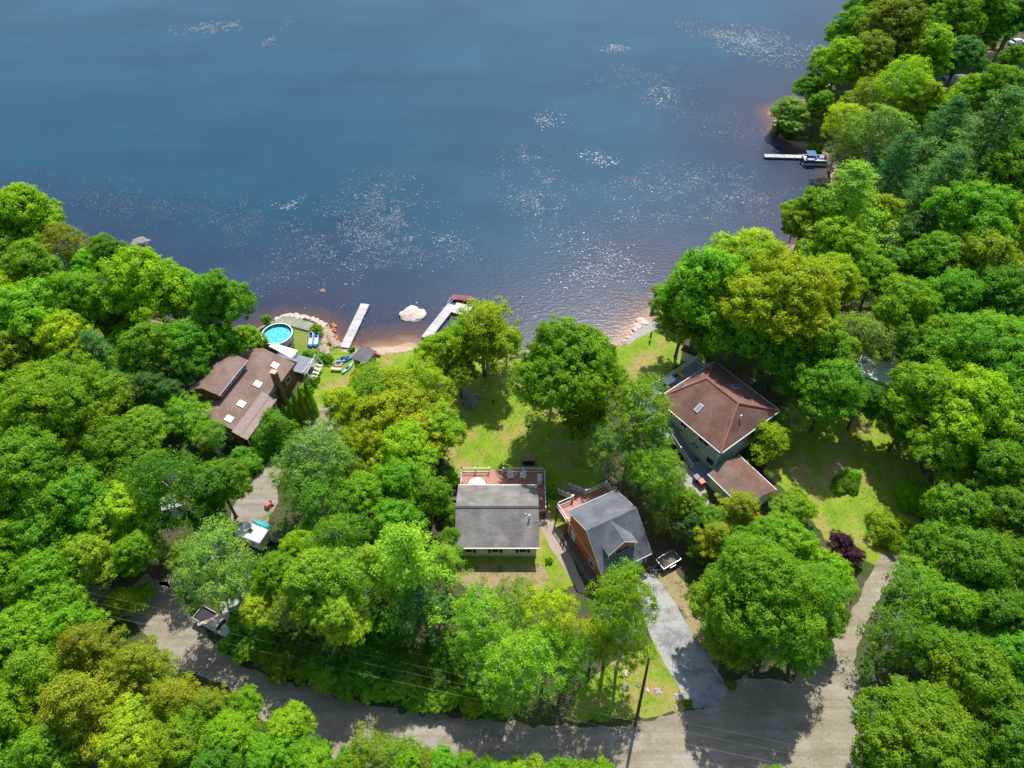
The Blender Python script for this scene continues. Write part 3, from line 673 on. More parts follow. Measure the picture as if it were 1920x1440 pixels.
# ribbed lean-to
r = MB(); r.slab([(-1.25, -7.0, 4.58), (-1.25, -14.9, 4.58), (.9, -14.9, 3.55), (.9, -7.0, 3.55)], .1); r.build('lean_to_roof', METALROOF, LO)
for y in (-14.6, -11, -7.4): q = MB(); q.box(.72, y, 1.77, .14, .14, 3.54); q.build('post', WHITE, LO)
# clerestory block
cr = [lpx(467, 676.7, 7.0), lpx(403, 744, 7.0), lpx(381.7, 724.6, 7.6), lpx(434.8, 661, 7.6), lpx(353.5, 726.7, 6.6), lpx(411.9, 662, 6.6)]
ux1 = (cr[0].x+cr[1].x)/2; v0 = (cr[0].y+cr[3].y)/2; v1 = (cr[1].y+cr[2].y)/2
ux0 = (cr[4].x+cr[5].x)/2; uxr = (cr[2].x+cr[3].x)/2
CLP = (ux0, uxr, ux1, v0, v1)
w = MB(); w.add([(ux1-.3, v0-.4, 3), (ux0+.3, v0-.4, 3), (ux0+.3, v1+.4, 3), (ux1-.3, v1+.4, 3), (ux1-.3, v0-.4, 6.85), (ux0+.3, v0-.4, 6.45), (ux0+.3, v1+.4, 6.45), (ux1-.3, v1+.4, 6.85), (uxr, v0-.4, 7.45), (uxr, v1+.4, 7.45)],
    [(0, 3, 7, 4), (1, 0, 4, 8, 5), (2, 1, 5, 6), (3, 2, 6, 9, 7), (4, 7, 9, 8), (5, 8, 9, 6)])
CL = w.build('clerestory', CEDAR, LO)
r = MB(); r.slab([(uxr, v0, 7.6), (uxr, v1, 7.6), (ux1, v1, 7.0), (ux1, v0, 7.0)], .14); r.slab([(ux0, v0, 6.6), (ux0, v1, 6.6), (uxr-.004, v1, 7.6), (uxr-.004, v0, 7.6)], .14)
r.build('clerestory_roof', ROOF_BROWN, CL)
r = MB(); r.box(ux1+.04, (v0+v1)/2, 6.88, .09, abs(v1-v0), .16); r.build('fascia', flat('pale_fascia', (.62, .6, .66)), CL)
for k in range(5): window(CL, ux1-.3, v0-1.2-k*(abs(v1-v0)-2.4)/4, 6.3, 1.2, .62, R_(90), WHITE, 2)
# chimney and skylights
q = MB(); q.box(-.05, -4.8, 3.45, .95, .75, 6.9, taper=.86); CH = q.build('chimney', BRICK, LO); q = MB(); q.box(-.05, -4.8, 6.95, 1.0, .8, .12); q.build('chimney_cap', flat('chimney_cap_stone', (.6, .45, .36)), CH)
e1 = Vector((0, 1, 0)); e2 = Vector((-5, 0, zLr-zL)).normalized()
for px, py in ((515, 684), (483, 720), (452.5, 757.5), (429.6, 785.6)):
    a = lpx(px, py, 4.9); c = on_plane((0, 0, zL), (0, -14, zL), (-5, 0, zLr), a.x, a.y); skylight(LO, c, e1, e2, 1.0, 1.05, WHITE, simple('pale_skylight', (.36, .40, .44), .2, .1, 1, 0, 0))
window(LO, -.35, -2.2, 2.4, 1.2, 1.1, R_(90)); window(LO, -.35, -6.2, 2.4, 1.0, 1.1, R_(90)); window(LO, -3, -14.2, 2.2, 1.3, 1.2, 0); 
# awning and white stair frame on the lake end
aw = [lpx(503.7, 648.7, 3.4), lpx(513.7, 643, 2.9), lpx(559, 657, 2.9), lpx(546, 671, 3.4)]
q = MB(); q.slab([tuple(p) for p in aw][::-1], .05)
q.build('awning', flat('awning_canvas', (.84, .83, .80), .7), LO)
D = MB(); D.box(-2.4, 2.3, 1.2, 6.4, 3.4, .14); DO = D.build('deck', DECKGREY, LO)
railing(DO, [(.9, .2), (.9, 2.0), (.9, 3.9)], 1.27, .95); railing(DO, [(-5.5, 3.9), (-2.5, 3.9)], 1.27, .95)
for x in (-5.4, .8): q = MB(); q.box(x, 3.8, .6, .14, .14, 1.2); q.build('deck_support', WHITE, DO)
q = MB(); q.path([(1.0, 3.9, 2.6), (1.5, .2, 2.2), (1.6, .2, 0)], .06, 4); q.path([(2.2, 3.6, 1.0), (2.5, .1, .9), (2.5, .1, 0)], .05, 4); q.path([(1.0, 3.9, 2.6), (1.0, 3.9, 0)], .06, 4); q.path([(2.2, 3.6, 1.0), (2.2, 3.6, 0)], .05, 4); q.path([(1.0, 3.9, 2.6), (2.2, 3.6, 1.0)], .04, 4); q.path([(1.5, .2, 2.2), (2.5, .1, .9)], .04, 4)
for k in range(5): q.box(1.75, .6+k*.65, .25+k*.2, 1.1, .3, .05)
q.build('stair', WHITE, LO)

# ---- pool
pc = P(520, 628, 1.0); PR = 2.45
t = thing('swimming_pool', 'round above ground pool of turquoise water with a white rim', 'pool', (pc[0], pc[1], 0))
s = MB(); s.lathe([(PR, 0), (PR, 1.3)], 48); s.build('outer_wall', flat('pool_panel', (.55, .58, .6), .35, ), t, True)
s = MB(); s.lathe([(PR-.03, 1.3), (PR-.03, .35), (0, .3)], 48); s.build('liner', POOLWALL, t, True)
s = MB(); s.lathe([(PR-.09, 1.29), (PR-.09, 1.34), (PR+.09, 1.34), (PR+.09, 1.29)], 48); s.build('rim', WHITE, t)
for k in range(16):
    a = k*math.pi/8; s = MB(); s.box((PR+.05)*math.cos(a), (PR+.05)*math.sin(a), .65, .1, .16, 1.3, a); s.build('upright', WHITE, t)
m, nt, b = new_mat('pool_water'); co = coords(nt)
vo = N(nt, 'ShaderNodeTexVoronoi', feature='DISTANCE_TO_EDGE'); vo.inputs['Scale'].default_value = 1.6
nn = noise(nt, co, 1.3, 3); ma = N(nt, 'ShaderNodeVectorMath', operation='ADD'); nt.links.new(co, ma.inputs[0]); nt.links.new(nn, ma.inputs[1]); nt.links.new(ma.outputs[0], vo.inputs['Vector'])
cc = ramp(nt, vo.outputs['Distance'], [(.0, (.22, .72, .76)), (.12, (.07, .52, .60)), (.5, (.04, .43, .54))]); nt.links.new(cc, b.inputs['Base Color']); b.inputs['Roughness'].default_value = .08; b.inputs['IOR'].default_value = 1.33
bump(nt, b, noise(nt, co, 2.5, 3), .25, .05)
s = MB(); s.lathe([(0, .82), (PR-.05, .82)], 48); s.build('pool_water', m, t)
s = MB(); s.box(.4, -PR-.1, .85, .5, .1, 1.7, 0, rx=R_(18)); s.build('ladder', WHITE, t)

# ---- stone edging and walls
def rock(mb, c, r, sq=.6, seed=0, n=2):
    rr = random.Random(seed); import bmesh
    bm = bmesh.new(); bmesh.ops.create_icosphere(bm, subdivisions=n, radius=1)
    off = [rr.uniform(-9, 9) for _ in range(3)]
    from mathutils import noise as mn
    sx, sy = rr.uniform(.8, 1.3), rr.uniform(.7, 1.1); an = rr.uniform(0, 3.1)
    for v in bm.verts:
        k = 1+.45*mn.noise(v.co*1.3+Vector(off))+.15*mn.noise(v.co*4+Vector(off))
        p = v.co*k; x, y = p.x*sx*r, p.y*sy*r
        v.co = Vector((c[0]+x*math.cos(an)-y*math.sin(an), c[1]+x*math.sin(an)+y*math.cos(an), c[2]+min(p.z, .75)*r*sq))
    bm.verts.index_update()
    mb.add([v.co.copy() for v in bm.verts], [tuple(v.index for v in f.verts) for f in bm.faces]); bm.free()
def boulder(px, py, r, label, mat=STONE, sq=.6, seed=0, z=0, group=None, n=3):
    mb = MB(); rock(mb, (0, 0, 0), r, sq, seed, n); o = mb.build('boulder', mat, None)
    a = P(px, py, z); o.location = (a[0], a[1], z); tag(o, label, 'boulder', group); return o
STONEPALE = simple('pale_granite', (.62, .52, .44), .9, .35, .9, 0, .6)
boulder(774, 590, 2.0, 'large pale pink boulder standing alone in the lake between the two docks', STONEPALE, .42, 3, -.3)
boulder(262, 456, 1.7, 'pale grey boulder in the lake beyond the left shore trees', STONEG, .5, 8, -.3)
boulder(605, 545, .55, 'small brown rock just under the lake surface above the left dock', simple('wet_rock', (.20, .14, .07), .5), .3, 5, -.35)
boulder(648, 533, .5, 'small brown sunken rock farther out in the lake than its neighbour', simple('wet_rock2', (.20, .14, .07), .5), .3, 6, -.35)
# retaining wall round the pool lawn
def ribbon(name, px, width, z0, z1, mat, label, cat):
    pts = [Vector(P(x, y, z1)) for x, y in px]; mb = MB()
    L = []; Rr = []
    for i, p in enumerate(pts):
        d = (pts[min(i+1, len(pts)-1)]-pts[max(i-1, 0)]).normalized(); nn_ = Vector((-d.y, d.x)); L.append(p+nn_*width/2); Rr.append(p-nn_*width/2)
    for i in range(len(pts)-1):
        mb.prism([L[i], Rr[i], Rr[i+1], L[i+1]], z0, z1-.004*(i % 2))
    return tag(mb.build(name, mat), label, cat)
ribbon('retaining_wall', [(522, 605), (532, 599), (548, 603), (566, 608), (584, 613)], 1.9, -.4, .32, simple('mossy_concrete', (.28, .29, .22), .9, .3, 1.2), 'low mossy concrete wall between the round pool and the lake', 'wall')
k = 0
edge = [(520, 601), (528, 596), (537, 593), (547, 592), (557, 593), (567, 594), (577, 596), (586, 599), (594, 602), (601, 606), (607, 610), (611, 616), (614, 622), (617, 628), (620, 634), (623, 640), (628, 646), (610, 626), (606, 634), (608, 642), (609, 652), (612, 660), (604, 655)]
for i, (x, y) in enumerate(edge):
    boulder(x, y, .62+.25*random.random(), ['pale', 'rounded', 'flat', 'sandy', 'angular'][i % 5]+' stone number', STONEPALE if i < 11 else simple('tan_stone%d' % (i % 3), (.42, .30, .22), .9, .4, 2), .5, 20+i, .02, 'stones edging the shore by the pool', 2)
edge_objs = [o for o in bpy.data.objects if o.get('group') == 'stones edging the shore by the pool']
for i, o in enumerate(edge_objs): o['label'] = 'pale tan stone in the row edging the shore around the pool lawn'
for i in range(34):
    x = 611+random.random()*16+i*.15; y = 606+random.random()*36
    o = boulder(x, y, .16+.18*random.random(), 'small orange stone in the heap spilling into the water beside the pool lawn', simple('orange_stone%d' % (i % 3), (.62, .25, .12), .85, .35, 2) if ('orange_stone%d' % (i % 3)) not in MATS else MATS['orange_stone%d' % (i % 3)], .7, 60+i, -.1, 'orange stones heaped at the shore', 2)
for i, (x, y, r_) in enumerate([(1176, 632, .35), (1184, 625, .3), (1190, 617, .5), (1196, 612, .8), (1204, 604, 1.0), (1172, 638, .3), (1182, 631, .3), (1168, 640, .28), (1200, 609, .4)]):
    boulder(x, y, r_, 'pale rock lining the water along the concrete boat ramp', STONEPALE, .4, 120+i, -.05, 'rocks along the boat ramp', 2)
for i, (x, y, r_) in enumerate([(898, 651, .5), (958, 655, .7), (972, 662, .6), (985, 672, .7), (995, 680, .5), (965, 646, .5), (1003, 668, .4)]):
    boulder(x, y, r_, 'pinkish rock at the water edge between the two central shore trees', STONE, .6, 140+i, 0, 'rocks between the central shore trees', 2)
for i, (x, y, r_) in enumerate([(875, 745, .9), (886, 752, 1.1), (895, 745, .8), (880, 757, .7), (870, 752, .5), (893, 757, .7)]):
    boulder(x, y, r_, 'grey rock in the flowering pile left of the central lawn', STONEG, .7, 160+i, 0, 'rocks in the pile left of the central lawn', 2)
for i, (x, y, r_, l) in enumerate([(1174, 1263, .5, 'largest pale rock in the grass left of the utility pole'), (1173, 1290, .5, 'grey rock in the grass below the largest pale one'), (1234, 1297, .45, 'brown rock in the grass right of the utility pole'), (1214, 1295, .3, 'small dark rock close beside the utility pole'), (1197, 1285, .28, 'tiny pale rock touching the base of the verge near the pole'), (1272, 1308, .5, 'tan rock at the road corner of the paved driveway'), (1268, 1326, .35, 'brown rock right at the edge where driveway meets road'), (1277, 1140, .4, 'grey rock on the straw bank beside the paved driveway')]):
    boulder(x, y, r_, l, [STONEPALE, STONEG, STONE][i % 3], .6, 180+i, 0)
boulder(463, 1098, 1.3, 'grey boulder under the trees right of the orange plastic chair', STONEG, .7, 201, .4)
for i, (x, y, r_) in enumerate([(611, 647, .5), (622, 653, .35), (608, 659, .6), (603, 670, .45)]):
    boulder(x, y, r_, ['grey rock at the shore end of the pool lawn', 'small dark rock left of the left dock landing', 'grey rock below the pool lawn corner', 'white rock in the left yard'][i], [STONEG, STONEG, STONEG, STONEPALE][i], .6, 210+i, 0)

# ------------------------------------------------------------------ foliage prototypes
def unit(a): return a/(np.linalg.norm(a, axis=-1, keepdims=True)+1e-9)
def leaf_mesh(name, pos, nrm, size, asp, v, mat, tan=None):
    """one small four sided leaf per row"""
    n = len(pos); r = rng.normal(size=(n, 3))
    t = unit(np.cross(nrm, r)) if tan is None else unit(tan-nrm*(tan*nrm).sum(1, keepdims=True))
    b_ = np.cross(nrm, t); s = size[:, None] if hasattr(size, '__len__') else size
    l = t*s*.5; w = b_*s*.5*asp; up = nrm*s*.12
    co = np.stack([pos-l, pos+w*1.0+up-l*.1, pos+l, pos-w*1.0+up-l*.1], 1).reshape(-1, 3).astype(np.float32)
    me = bpy.data.meshes.new(name); me.vertices.add(n*4); me.vertices.foreach_set('co', co.ravel())
    me.loops.add(n*4); me.loops.foreach_set('vertex_index', np.arange(n*4, dtype=np.int32))
    me.polygons.add(n); me.polygons.foreach_set('loop_start', np.arange(0, n*4, 4, dtype=np.int32)); me.update(calc_edges=True)
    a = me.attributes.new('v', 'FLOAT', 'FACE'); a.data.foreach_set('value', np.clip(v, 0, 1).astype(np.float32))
    me.materials.append(mat); return me
def tufts_to_leaves(C, Nn, Rr, per, leaf, flat_=.6, inner=.12, vt=None, rnd=.55):
    """C tuft centres, Nn outward directions, Rr radii -> arrays of leaves on each tuft's dome"""
    n = len(C); K = per
    d = unit(rng.normal(size=(n, K, 3))); dn = (d*Nn[:, None, :]).sum(-1, keepdims=True)
    d = np.where(dn < -.15, d-2*dn*Nn[:, None, :], d)
    rr = (.5+.85*rng.random((n, K, 1))**1.3)*Rr[:, None, None]
    lump = 1+.22*np.sin(d[..., :1]*7+C[:, None, :1]*5)+.2*np.sin(d[..., 1:2]*8+C[:, None, 1:2]*3)
    off = d*rr*lump; off[..., 2] *= flat_
    pos = C[:, None, :]+off
    nr = unit(d*.8+Nn[:, None, :]*.35+np.array([0, 0, .45])+rng.normal(size=(n, K, 3))*rnd)
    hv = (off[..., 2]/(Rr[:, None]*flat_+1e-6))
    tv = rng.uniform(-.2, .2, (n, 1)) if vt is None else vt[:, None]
    v = .34+.34*hv+tv+rng.normal(size=(n, K))*.2  # top light painted up each tuft, plus random tone per tuft and leaf
    sz = leaf*rng.uniform(.65, 1.25, (n, K))
    return pos.reshape(-1, 3), nr.reshape(-1, 3), sz.reshape(-1), v.reshape(-1)
def cat(*L): return [np.concatenate(a) for a in zip(*L)]
def broadleaf(R, hc, nt, per, leaf, seed, lobes=8, squash=.8, tr=.11, fill=.5, bark=BARK, lim=14):
    global rng
    rng = np.random.default_rng(seed)
    LC = [np.array([0, 0, .25*R])]; LR = [.48*R]
    for i in range(lobes):
        a = 2*math.pi*i/lobes+rng.uniform(-.35, .35); rr = rng.uniform(.42, .74)*R; lr = rng.uniform(.22, .45)*R
        LC.append(np.array([rr*math.cos(a), rr*math.sin(a), rng.uniform(-.42, .22)*R])); LR.append(lr)
    for i in range(lobes//2):
        a = rng.uniform(0, 6.28); rr = rng.uniform(.1, .4)*R
        LC.append(np.array([rr*math.cos(a), rr*math.sin(a), rng.uniform(.3, .52)*R])); LR.append(rng.uniform(.26, .38)*R)
    LC = np.array(LC); LR = np.array(LR)
    C = []; Nn = []; tries = 0
    w = LR**2/np.sum(LR**2)
    while len(C) < nt and tries < nt*20:
        tries += 1
        k = rng.choice(len(LR), p=w); d = unit(rng.normal(size=3)); 
        if d[2] < -.55: continue
        p = LC[k]+d*LR[k]*rng.uniform(.74, 1.24)
        if np.any(np.linalg.norm(LC-p, axis=1) < LR*.72): continue
        C.append(p); Nn.append(unit(d+np.array([0, 0, .25])))
    C = np.array(C); C[:, 2] *= squash; Nn = np.array(Nn)
    Rr = tr*R*rng.uniform(.5, 1.45, len(C))
    L1 = tufts_to_leaves(C, Nn, Rr, per, leaf)
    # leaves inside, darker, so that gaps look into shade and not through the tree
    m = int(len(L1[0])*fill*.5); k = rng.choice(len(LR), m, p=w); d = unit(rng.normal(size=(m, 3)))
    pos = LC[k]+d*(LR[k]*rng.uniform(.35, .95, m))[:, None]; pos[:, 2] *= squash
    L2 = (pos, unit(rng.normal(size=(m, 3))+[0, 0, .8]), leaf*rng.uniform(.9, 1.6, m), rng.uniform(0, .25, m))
    A = cat(L1, L2); A[0][:, 2] += hc
    crown = leaf_mesh('crown', A[0], A[1], A[2], .62, A[3], LEAF)
    t = MB(); top = Vector((0, 0, hc+.2*R)); r0 = .045*R+.06
    bend = Vector((rng.uniform(-.3, .3), rng.uniform(-.3, .3), 0))
    pts = [Vector((0, 0, -.1)), Vector((0, 0, .3)), Vector((0, 0, hc*.45))+bend*.5, Vector((0, 0, hc*.8))+bend, top]
    t.path(pts, [r0*1.35, r0, r0*.85, r0*.6, r0*.2], 8)
    for i in range(1, len(LC)):
        s = pts[2].lerp(pts[3], rng.uniform(.0, 1.0)); e = Vector((LC[i][0], LC[i][1], LC[i][2]*squash+hc)); mid = s.lerp(e, .5)+Vector((0, 0, .08*R))
        t.path([s, mid, e], [r0*.42, r0*.28, r0*.12], 6)
        e2 = e
        js = np.argsort(np.linalg.norm(C-LC[i]*[1, 1, squash], axis=1))[:lim//2]
        for j in js: q_ = Vector(C[j])+Vector((0, 0, hc)); t.tube(e2.lerp(mid, rng.uniform(0, .5)), q_, r0*.10, r0*.04, 4, False)
    return crown, t.mesh('trunk', bark)
def _mesh(s, name, mat, smooth=True):
    me = bpy.data.meshes.new(name); me.from_pydata(s.v, [], s.f); me.update(); me.materials.append(mat)
    if smooth: me.polygons.foreach_set('use_smooth', [True]*len(me.polygons))
    return me
MB.mesh = _mesh
def pine(R, Ht, nwh, seed, per=60, leaf=.34, prof=.75, mat=NEEDLE, lift=.12, droop=0.0, bark=BARK):
    global rng
    rng = np.random.default_rng(seed)
    t = MB(); t.path([(0, 0, -.1), (0, 0, Ht*.5), (0, 0, Ht)], [.05*R+.08, .03*R+.05, .02], 8)
    C = []; Nn = []; Rr = []; V = []
    for i in range(nwh):
        u = i/(nwh-1); z = Ht*(.28+.70*u); rad = R*((1-u)**prof)*(.75+.25*math.sin(u*9+seed))+.55
        nb = 7 if u < .8 else 5; a0 = rng.uniform(0, 6.28)
        for k in range(nb):
            a = a0+6.283*k/nb+rng.uniform(-.25, .25); L = rad*rng.uniform(.7, 1.12); dr = np.array([math.cos(a), math.sin(a), 0])
            e = np.array([0, 0, z])+dr*L+np.array([0, 0, lift*L-droop*L])
            t.tube((0, 0, z), tuple(e), .03, .012, 4, False)
            nt_ = max(2, int(L/(.17*R)))
            for j in range(nt_):
                f = (j+1)/nt_; side = np.array([-dr[1], dr[0], 0])*rng.uniform(-1, 1)*L*.20*(1.15-f)*2
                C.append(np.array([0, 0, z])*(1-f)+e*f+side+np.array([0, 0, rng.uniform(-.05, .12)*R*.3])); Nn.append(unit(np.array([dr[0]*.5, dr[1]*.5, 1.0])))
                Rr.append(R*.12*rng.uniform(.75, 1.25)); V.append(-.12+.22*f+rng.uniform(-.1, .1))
    C.append(np.array([0, 0, Ht])); Nn.append(np.array([0, 0, 1.])); Rr.append(R*.15); V.append(.1)
    A = tufts_to_leaves(np.array(C), np.array(Nn), np.array(Rr), per, leaf, .42, vt=np.array(V), rnd=.5)
    return leaf_mesh('crown', A[0], A[1], A[2], .34, A[3], mat), t.mesh('trunk', bark)
def cone_tree(R, Ht, seed, n=9000, leaf=.16):
    global rng
    rng = np.random.default_rng(seed)
    u = rng.uniform(0, 1, n)**1.25; a = rng.uniform(0, 6.283, n)
    rad = R*np.sin(np.clip((1-u)*1.9, 0, 1.571))*(1+.10*np.sin(a*5+seed)+.12*np.sin(a*9+u*22))*rng.uniform(.72, 1.05, n)
    pos = np.stack([rad*np.cos(a), rad*np.sin(a), u*Ht+.1], 1); nr = unit(np.stack([np.cos(a), np.sin(a), np.full(n, .35)], 1)+rng.normal(size=(n, 3))*.45)
    v = .35+.2*np.sin(a*9+u*22)+rng.normal(size=n)*.15; tan = np.tile([0, 0, 1.], (n, 1))+rng.normal(size=(n, 3))*.4
    t = MB(); t.tube((0, 0, -.05), (0, 0, Ht*.8), .08, .03, 6)
    return leaf_mesh('crown', pos, nr, leaf*rng.uniform(.7, 1.3, n), .5, v, NEEDLE, tan), t.mesh('trunk', BARK)
def dome(R, seed, n=16000, leaf=.13, sq=.8, lump=.09, ntuft=260, mat=LEAF):
    global rng
    rng = np.random.default_rng(seed)
    d = unit(rng.normal(size=(ntuft, 3))); d[:, 2] = np.abs(d[:, 2])*1.05-.08; d = unit(d)
    rr = R*(1+lump*np.sin(d[:, 0]*6+seed)+lump*np.sin(d[:, 1]*7))
    C = d*(rr*rng.uniform(.86, .98, ntuft))[:, None]; C[:, 2] = C[:, 2]*sq+.25*R
    A = tufts_to_leaves(C, d, np.full(ntuft, R*.13)*rng.uniform(.8, 1.3, ntuft), n//ntuft, leaf, .75)
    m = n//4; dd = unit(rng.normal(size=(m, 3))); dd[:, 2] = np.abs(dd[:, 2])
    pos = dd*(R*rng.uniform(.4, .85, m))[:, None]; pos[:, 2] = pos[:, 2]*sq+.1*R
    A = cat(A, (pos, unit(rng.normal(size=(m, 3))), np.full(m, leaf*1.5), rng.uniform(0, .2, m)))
    t = MB()
    for k in range(5): a = k*1.256; t.path([(0, 0, -.05), (.3*R*math.cos(a), .3*R*math.sin(a), .4*R), (.6*R*math.cos(a), .6*R*math.sin(a), .7*R*sq)], [.05*R, .04*R, .02*R], 5)
    return leaf_mesh('crown', A[0], A[1], A[2], .62, A[3], mat), t.mesh('trunk', BARK)
def twig_tree(R, Ht, seed, leafy=1500, bark=PALEBARK):
    global rng
    rng = np.random.default_rng(seed); rr = random.Random(seed); t = MB(); tips = []
    def grow(p, d, L, r, k):
        e = p+d*L; t.tube(p, e, r, r*.65, 5 if k > 2 else 3, False)
        if k == 0: tips.append(e); return
        for _ in range(3 if k > 1 else 4):
            nd = (d+Vector((rr.uniform(-1, 1), rr.uniform(-1, 1), rr.uniform(-.35, .8)))*.8).normalized(); grow(e, nd, L*rr.uniform(.62, .85), r*.6, k-1)
    grow(Vector((0, 0, -.05)), Vector((0, 0, 1)), Ht*.34, .07, 5)
    T = np.array([tuple(p) for p in tips]); s = R/np.max(np.hypot(T[:, 0], T[:, 1])); 
    t.v = [(x*s, y*s, z) for x, y, z in t.v]; T[:, :2] *= s
    k = rng.integers(0, len(T), leafy); pos = T[k]+rng.normal(size=(leafy, 3))*.18
    return leaf_mesh('crown', pos, unit(rng.normal(size=(leafy, 3))+[0, 0, 1]), .16*rng.uniform(.7, 1.3, leafy), .6, rng.uniform(.2, .9, leafy), LEAF), t.mesh('trunk', bark)

PROTO = {}
def add_proto(key, R, hc, pair): PROTO.setdefault(key, []).append((R, hc, pair))
for s in range(3): add_proto('big', 8.5, 11.0, broadleaf(8.5, 11.0, 760, 120, .31, 10+s, 12, .86, .076, .22))
for s in range(6): add_proto('mid', 5.2, 8.2, broadleaf(5.2, 8.2, 330, 110, .27, 20+s, 8, .94, .10, .3))
for s in range(3): add_proto('airy', 5.5, 8.6, broadleaf(5.5, 8.6, 300, 46, .25, 30+s, 9, .95, .10, .10, PALEBARK, 34))
for s in range(2): add_proto('small', 2.6, 3.4, broadleaf(2.6, 3.4, 130, 90, .23, 40+s, 6, .9, .16))
for s in range(3): add_proto('pine', 5.4, 9.0, pine(5.4, 15.0, 11, 50+s, 72, .34))
for s in range(2): add_proto('cedar', 4.6, 7.5, pine(4.6, 12.5, 14, 55+s, 95, .30, .6, NEEDLE, .28))
for s in range(2): add_proto('cone', 1.0, 2.6, cone_tree(1.0, 5.2, 60+s))
add_proto('dome', 2.0, .9, dome(2.0, 70)); add_proto('dome', 2.0, .9, dome(2.0, 71, lump=.14))
add_proto('bush', 1.5, .8, dome(1.5, 75, 7000, .17, .95, .22, 90))
add_proto('juniper', 3.0, 3.0, dome(3.0, 78, 26000, .17, 1.35, .12, 420, NEEDLE))
add_proto('twig', 2.6, 3.4, twig_tree(2.6, 5.0, 80)); add_proto('twig', 2.6, 3.4, twig_tree(2.6, 5.0, 81, 2600))
COLORS = {  # linear base colours
 'B': ((.27, .55, .016), 'bright green'), 'Y': ((.37, .60, .010), 'yellow green'), 'G': ((.195, .45, .018), 'mid green'), 'D': ((.12, .34, .022), 'dark green'),
 'O': ((.28, .42, .020), 'olive green'), 'P': ((.12, .33, .07), 'blue green'), 'S': ((.26, .49, .09), 'pale grey green'), 'R': ((.17, .04, .07), 'purple leaved'),
 'K': ((.50, .64, .012), 'golden yellow'), 'L': ((.35, .60, .032), 'light green')}
KIND = {'big': ('broadleaf_tree', 'broad spreading tree', 'tree'), 'mid': ('broadleaf_tree', 'rounded tree', 'tree'), 'airy': ('airy_tree', 'open crowned tree', 'tree'), 'small': ('small_tree', 'small tree', 'tree'),
        'pine': ('pine_tree', 'pine tree', 'pine'), 'cedar': ('cedar_tree', 'feathery evergreen', 'evergreen'), 'cone': ('column_cedar', 'narrow cone cedar', 'cedar'), 'dome': ('dome_shrub', 'clipped dome shrub', 'shrub'), 'bush': ('bush', 'low bush', 'bush'),
        'juniper': ('round_cedar', 'dense round cedar', 'cedar'), 'twig': ('twiggy_tree', 'twiggy thin leaved tree', 'tree')}
TREES = []
counter = {}
LIFT = {}
def tree(px, py, r, kind, col, hz=1.0, own=None):
    if own is None and 470 < px < 900 and 1000 <= py < 1175 and hz > .75: own = 6
    """crown centre seen at px,py with half width r (photo pixels)"""
    key = kind
    if kind == 'tree': key = 'big' if r > 98 else ('mid' if r > 34 else 'small')
    lst = PROTO[key]; i = counter.get(key, 0); counter[key] = i+1
    R0, hc0, (crown, trunk) = lst[i % len(lst)]
    hc = hc0; lift = own if own is not None else {'big': 3.5, 'mid': 2.2, 'airy': 2.2, 'pine': 2.0, 'cedar': 1.5}.get(key, 0)
    if hz < .75 and own is None: lift = 0
    for _ in range(5):
        X, Y = P(px, py, hc); s = r*depth(X, Y, hc)/F/R0; sz = s*hz
        hc = hc0*sz+lift
    TREES.append(dict(px=px, py=py, key=key, col=col, X=X, Y=Y, s=s, sz=sz, crown=crown, trunk=trunk, lift=lift, hc0=hc0, r=r))
T = tree
# --- left wood, from the shore down
for a in [(45, 405, 78, 'tree', 'B'), (-45, 440, 80, 'tree', 'B'), (118, 462, 55, 'airy', 'O'), (165, 500, 40, 'mid', 'B'), (200, 478, 42, 'mid', 'G'), (55, 500, 62, 'mid', 'L'), (275, 535, 82, 'tree', 'B', 1.1), (345, 545, 55, 'mid', 'B'),
          (412, 570, 62, 'tree', 'B', 1.25), (150, 570, 74, 'mid', 'B'), (55, 590, 78, 'mid', 'B'), (-30, 560, 70, 'mid', 'Y'), (130, 640, 66, 'mid', 'Y'), (190, 672, 58, 'pine', 'P'), (215, 600, 50, 'mid', 'G'), (240, 640, 44, 'mid', 'B'), (45, 662, 62, 'mid', 'O'), (-40, 680, 70, 'mid', 'B'),
          (285, 655, 66, 'mid', 'G'), (355, 650, 58, 'mid', 'G'), (418, 645, 45, 'mid', 'G'), (462, 630, 30, 'small', 'B', .8), (500, 600, 11, 'small', 'B'), (95, 775, 112, 'tree', 'B'), (-35, 800, 95, 'mid', 'G'), (235, 740, 56, 'pine', 'P'),
          (55, 895, 108, 'tree', 'G'), (280, 735, 50, 'mid', 'P'), (335, 690, 46, 'mid', 'D'), (215, 850, 70, 'mid', 'G'), (270, 800, 52, 'mid', 'L'), (318, 905, 82, 'airy', 'G'), (352, 770, 44, 'airy', 'B', 1), (392, 815, 38, 'airy', 'G', .9),
          (408, 902, 58, 'mid', 'G'), (385, 960, 40, 'mid', 'D'), (457, 858, 31, 'juniper', 'G', .8), (150, 945, 74, 'mid', 'G'), (235, 960, 62, 'mid', 'L'), (-40, 960, 80, 'mid', 'G'), (75, 1000, 70, 'mid', 'G'), (255, 1030, 50, 'mid', 'G'),
          (170, 1045, 62, 'mid', 'L'), (90, 1085, 70, 'mid', 'B'), (-20, 1090, 75, 'mid', 'B'), (408, 1050, 84, 'airy', 'S', 1, 3.5), (452, 1080, 50, 'airy', 'B'), (348, 1040, 40, 'airy', 'S'), (228, 1128, 33, 'small', 'L'), (267, 1112, 22, 'small', 'B'), (130, 1175, 58, 'mid', 'B'),
          (55, 1180, 70, 'mid', 'B'), (-30, 1210, 70, 'mid', 'O')]: T(*a)
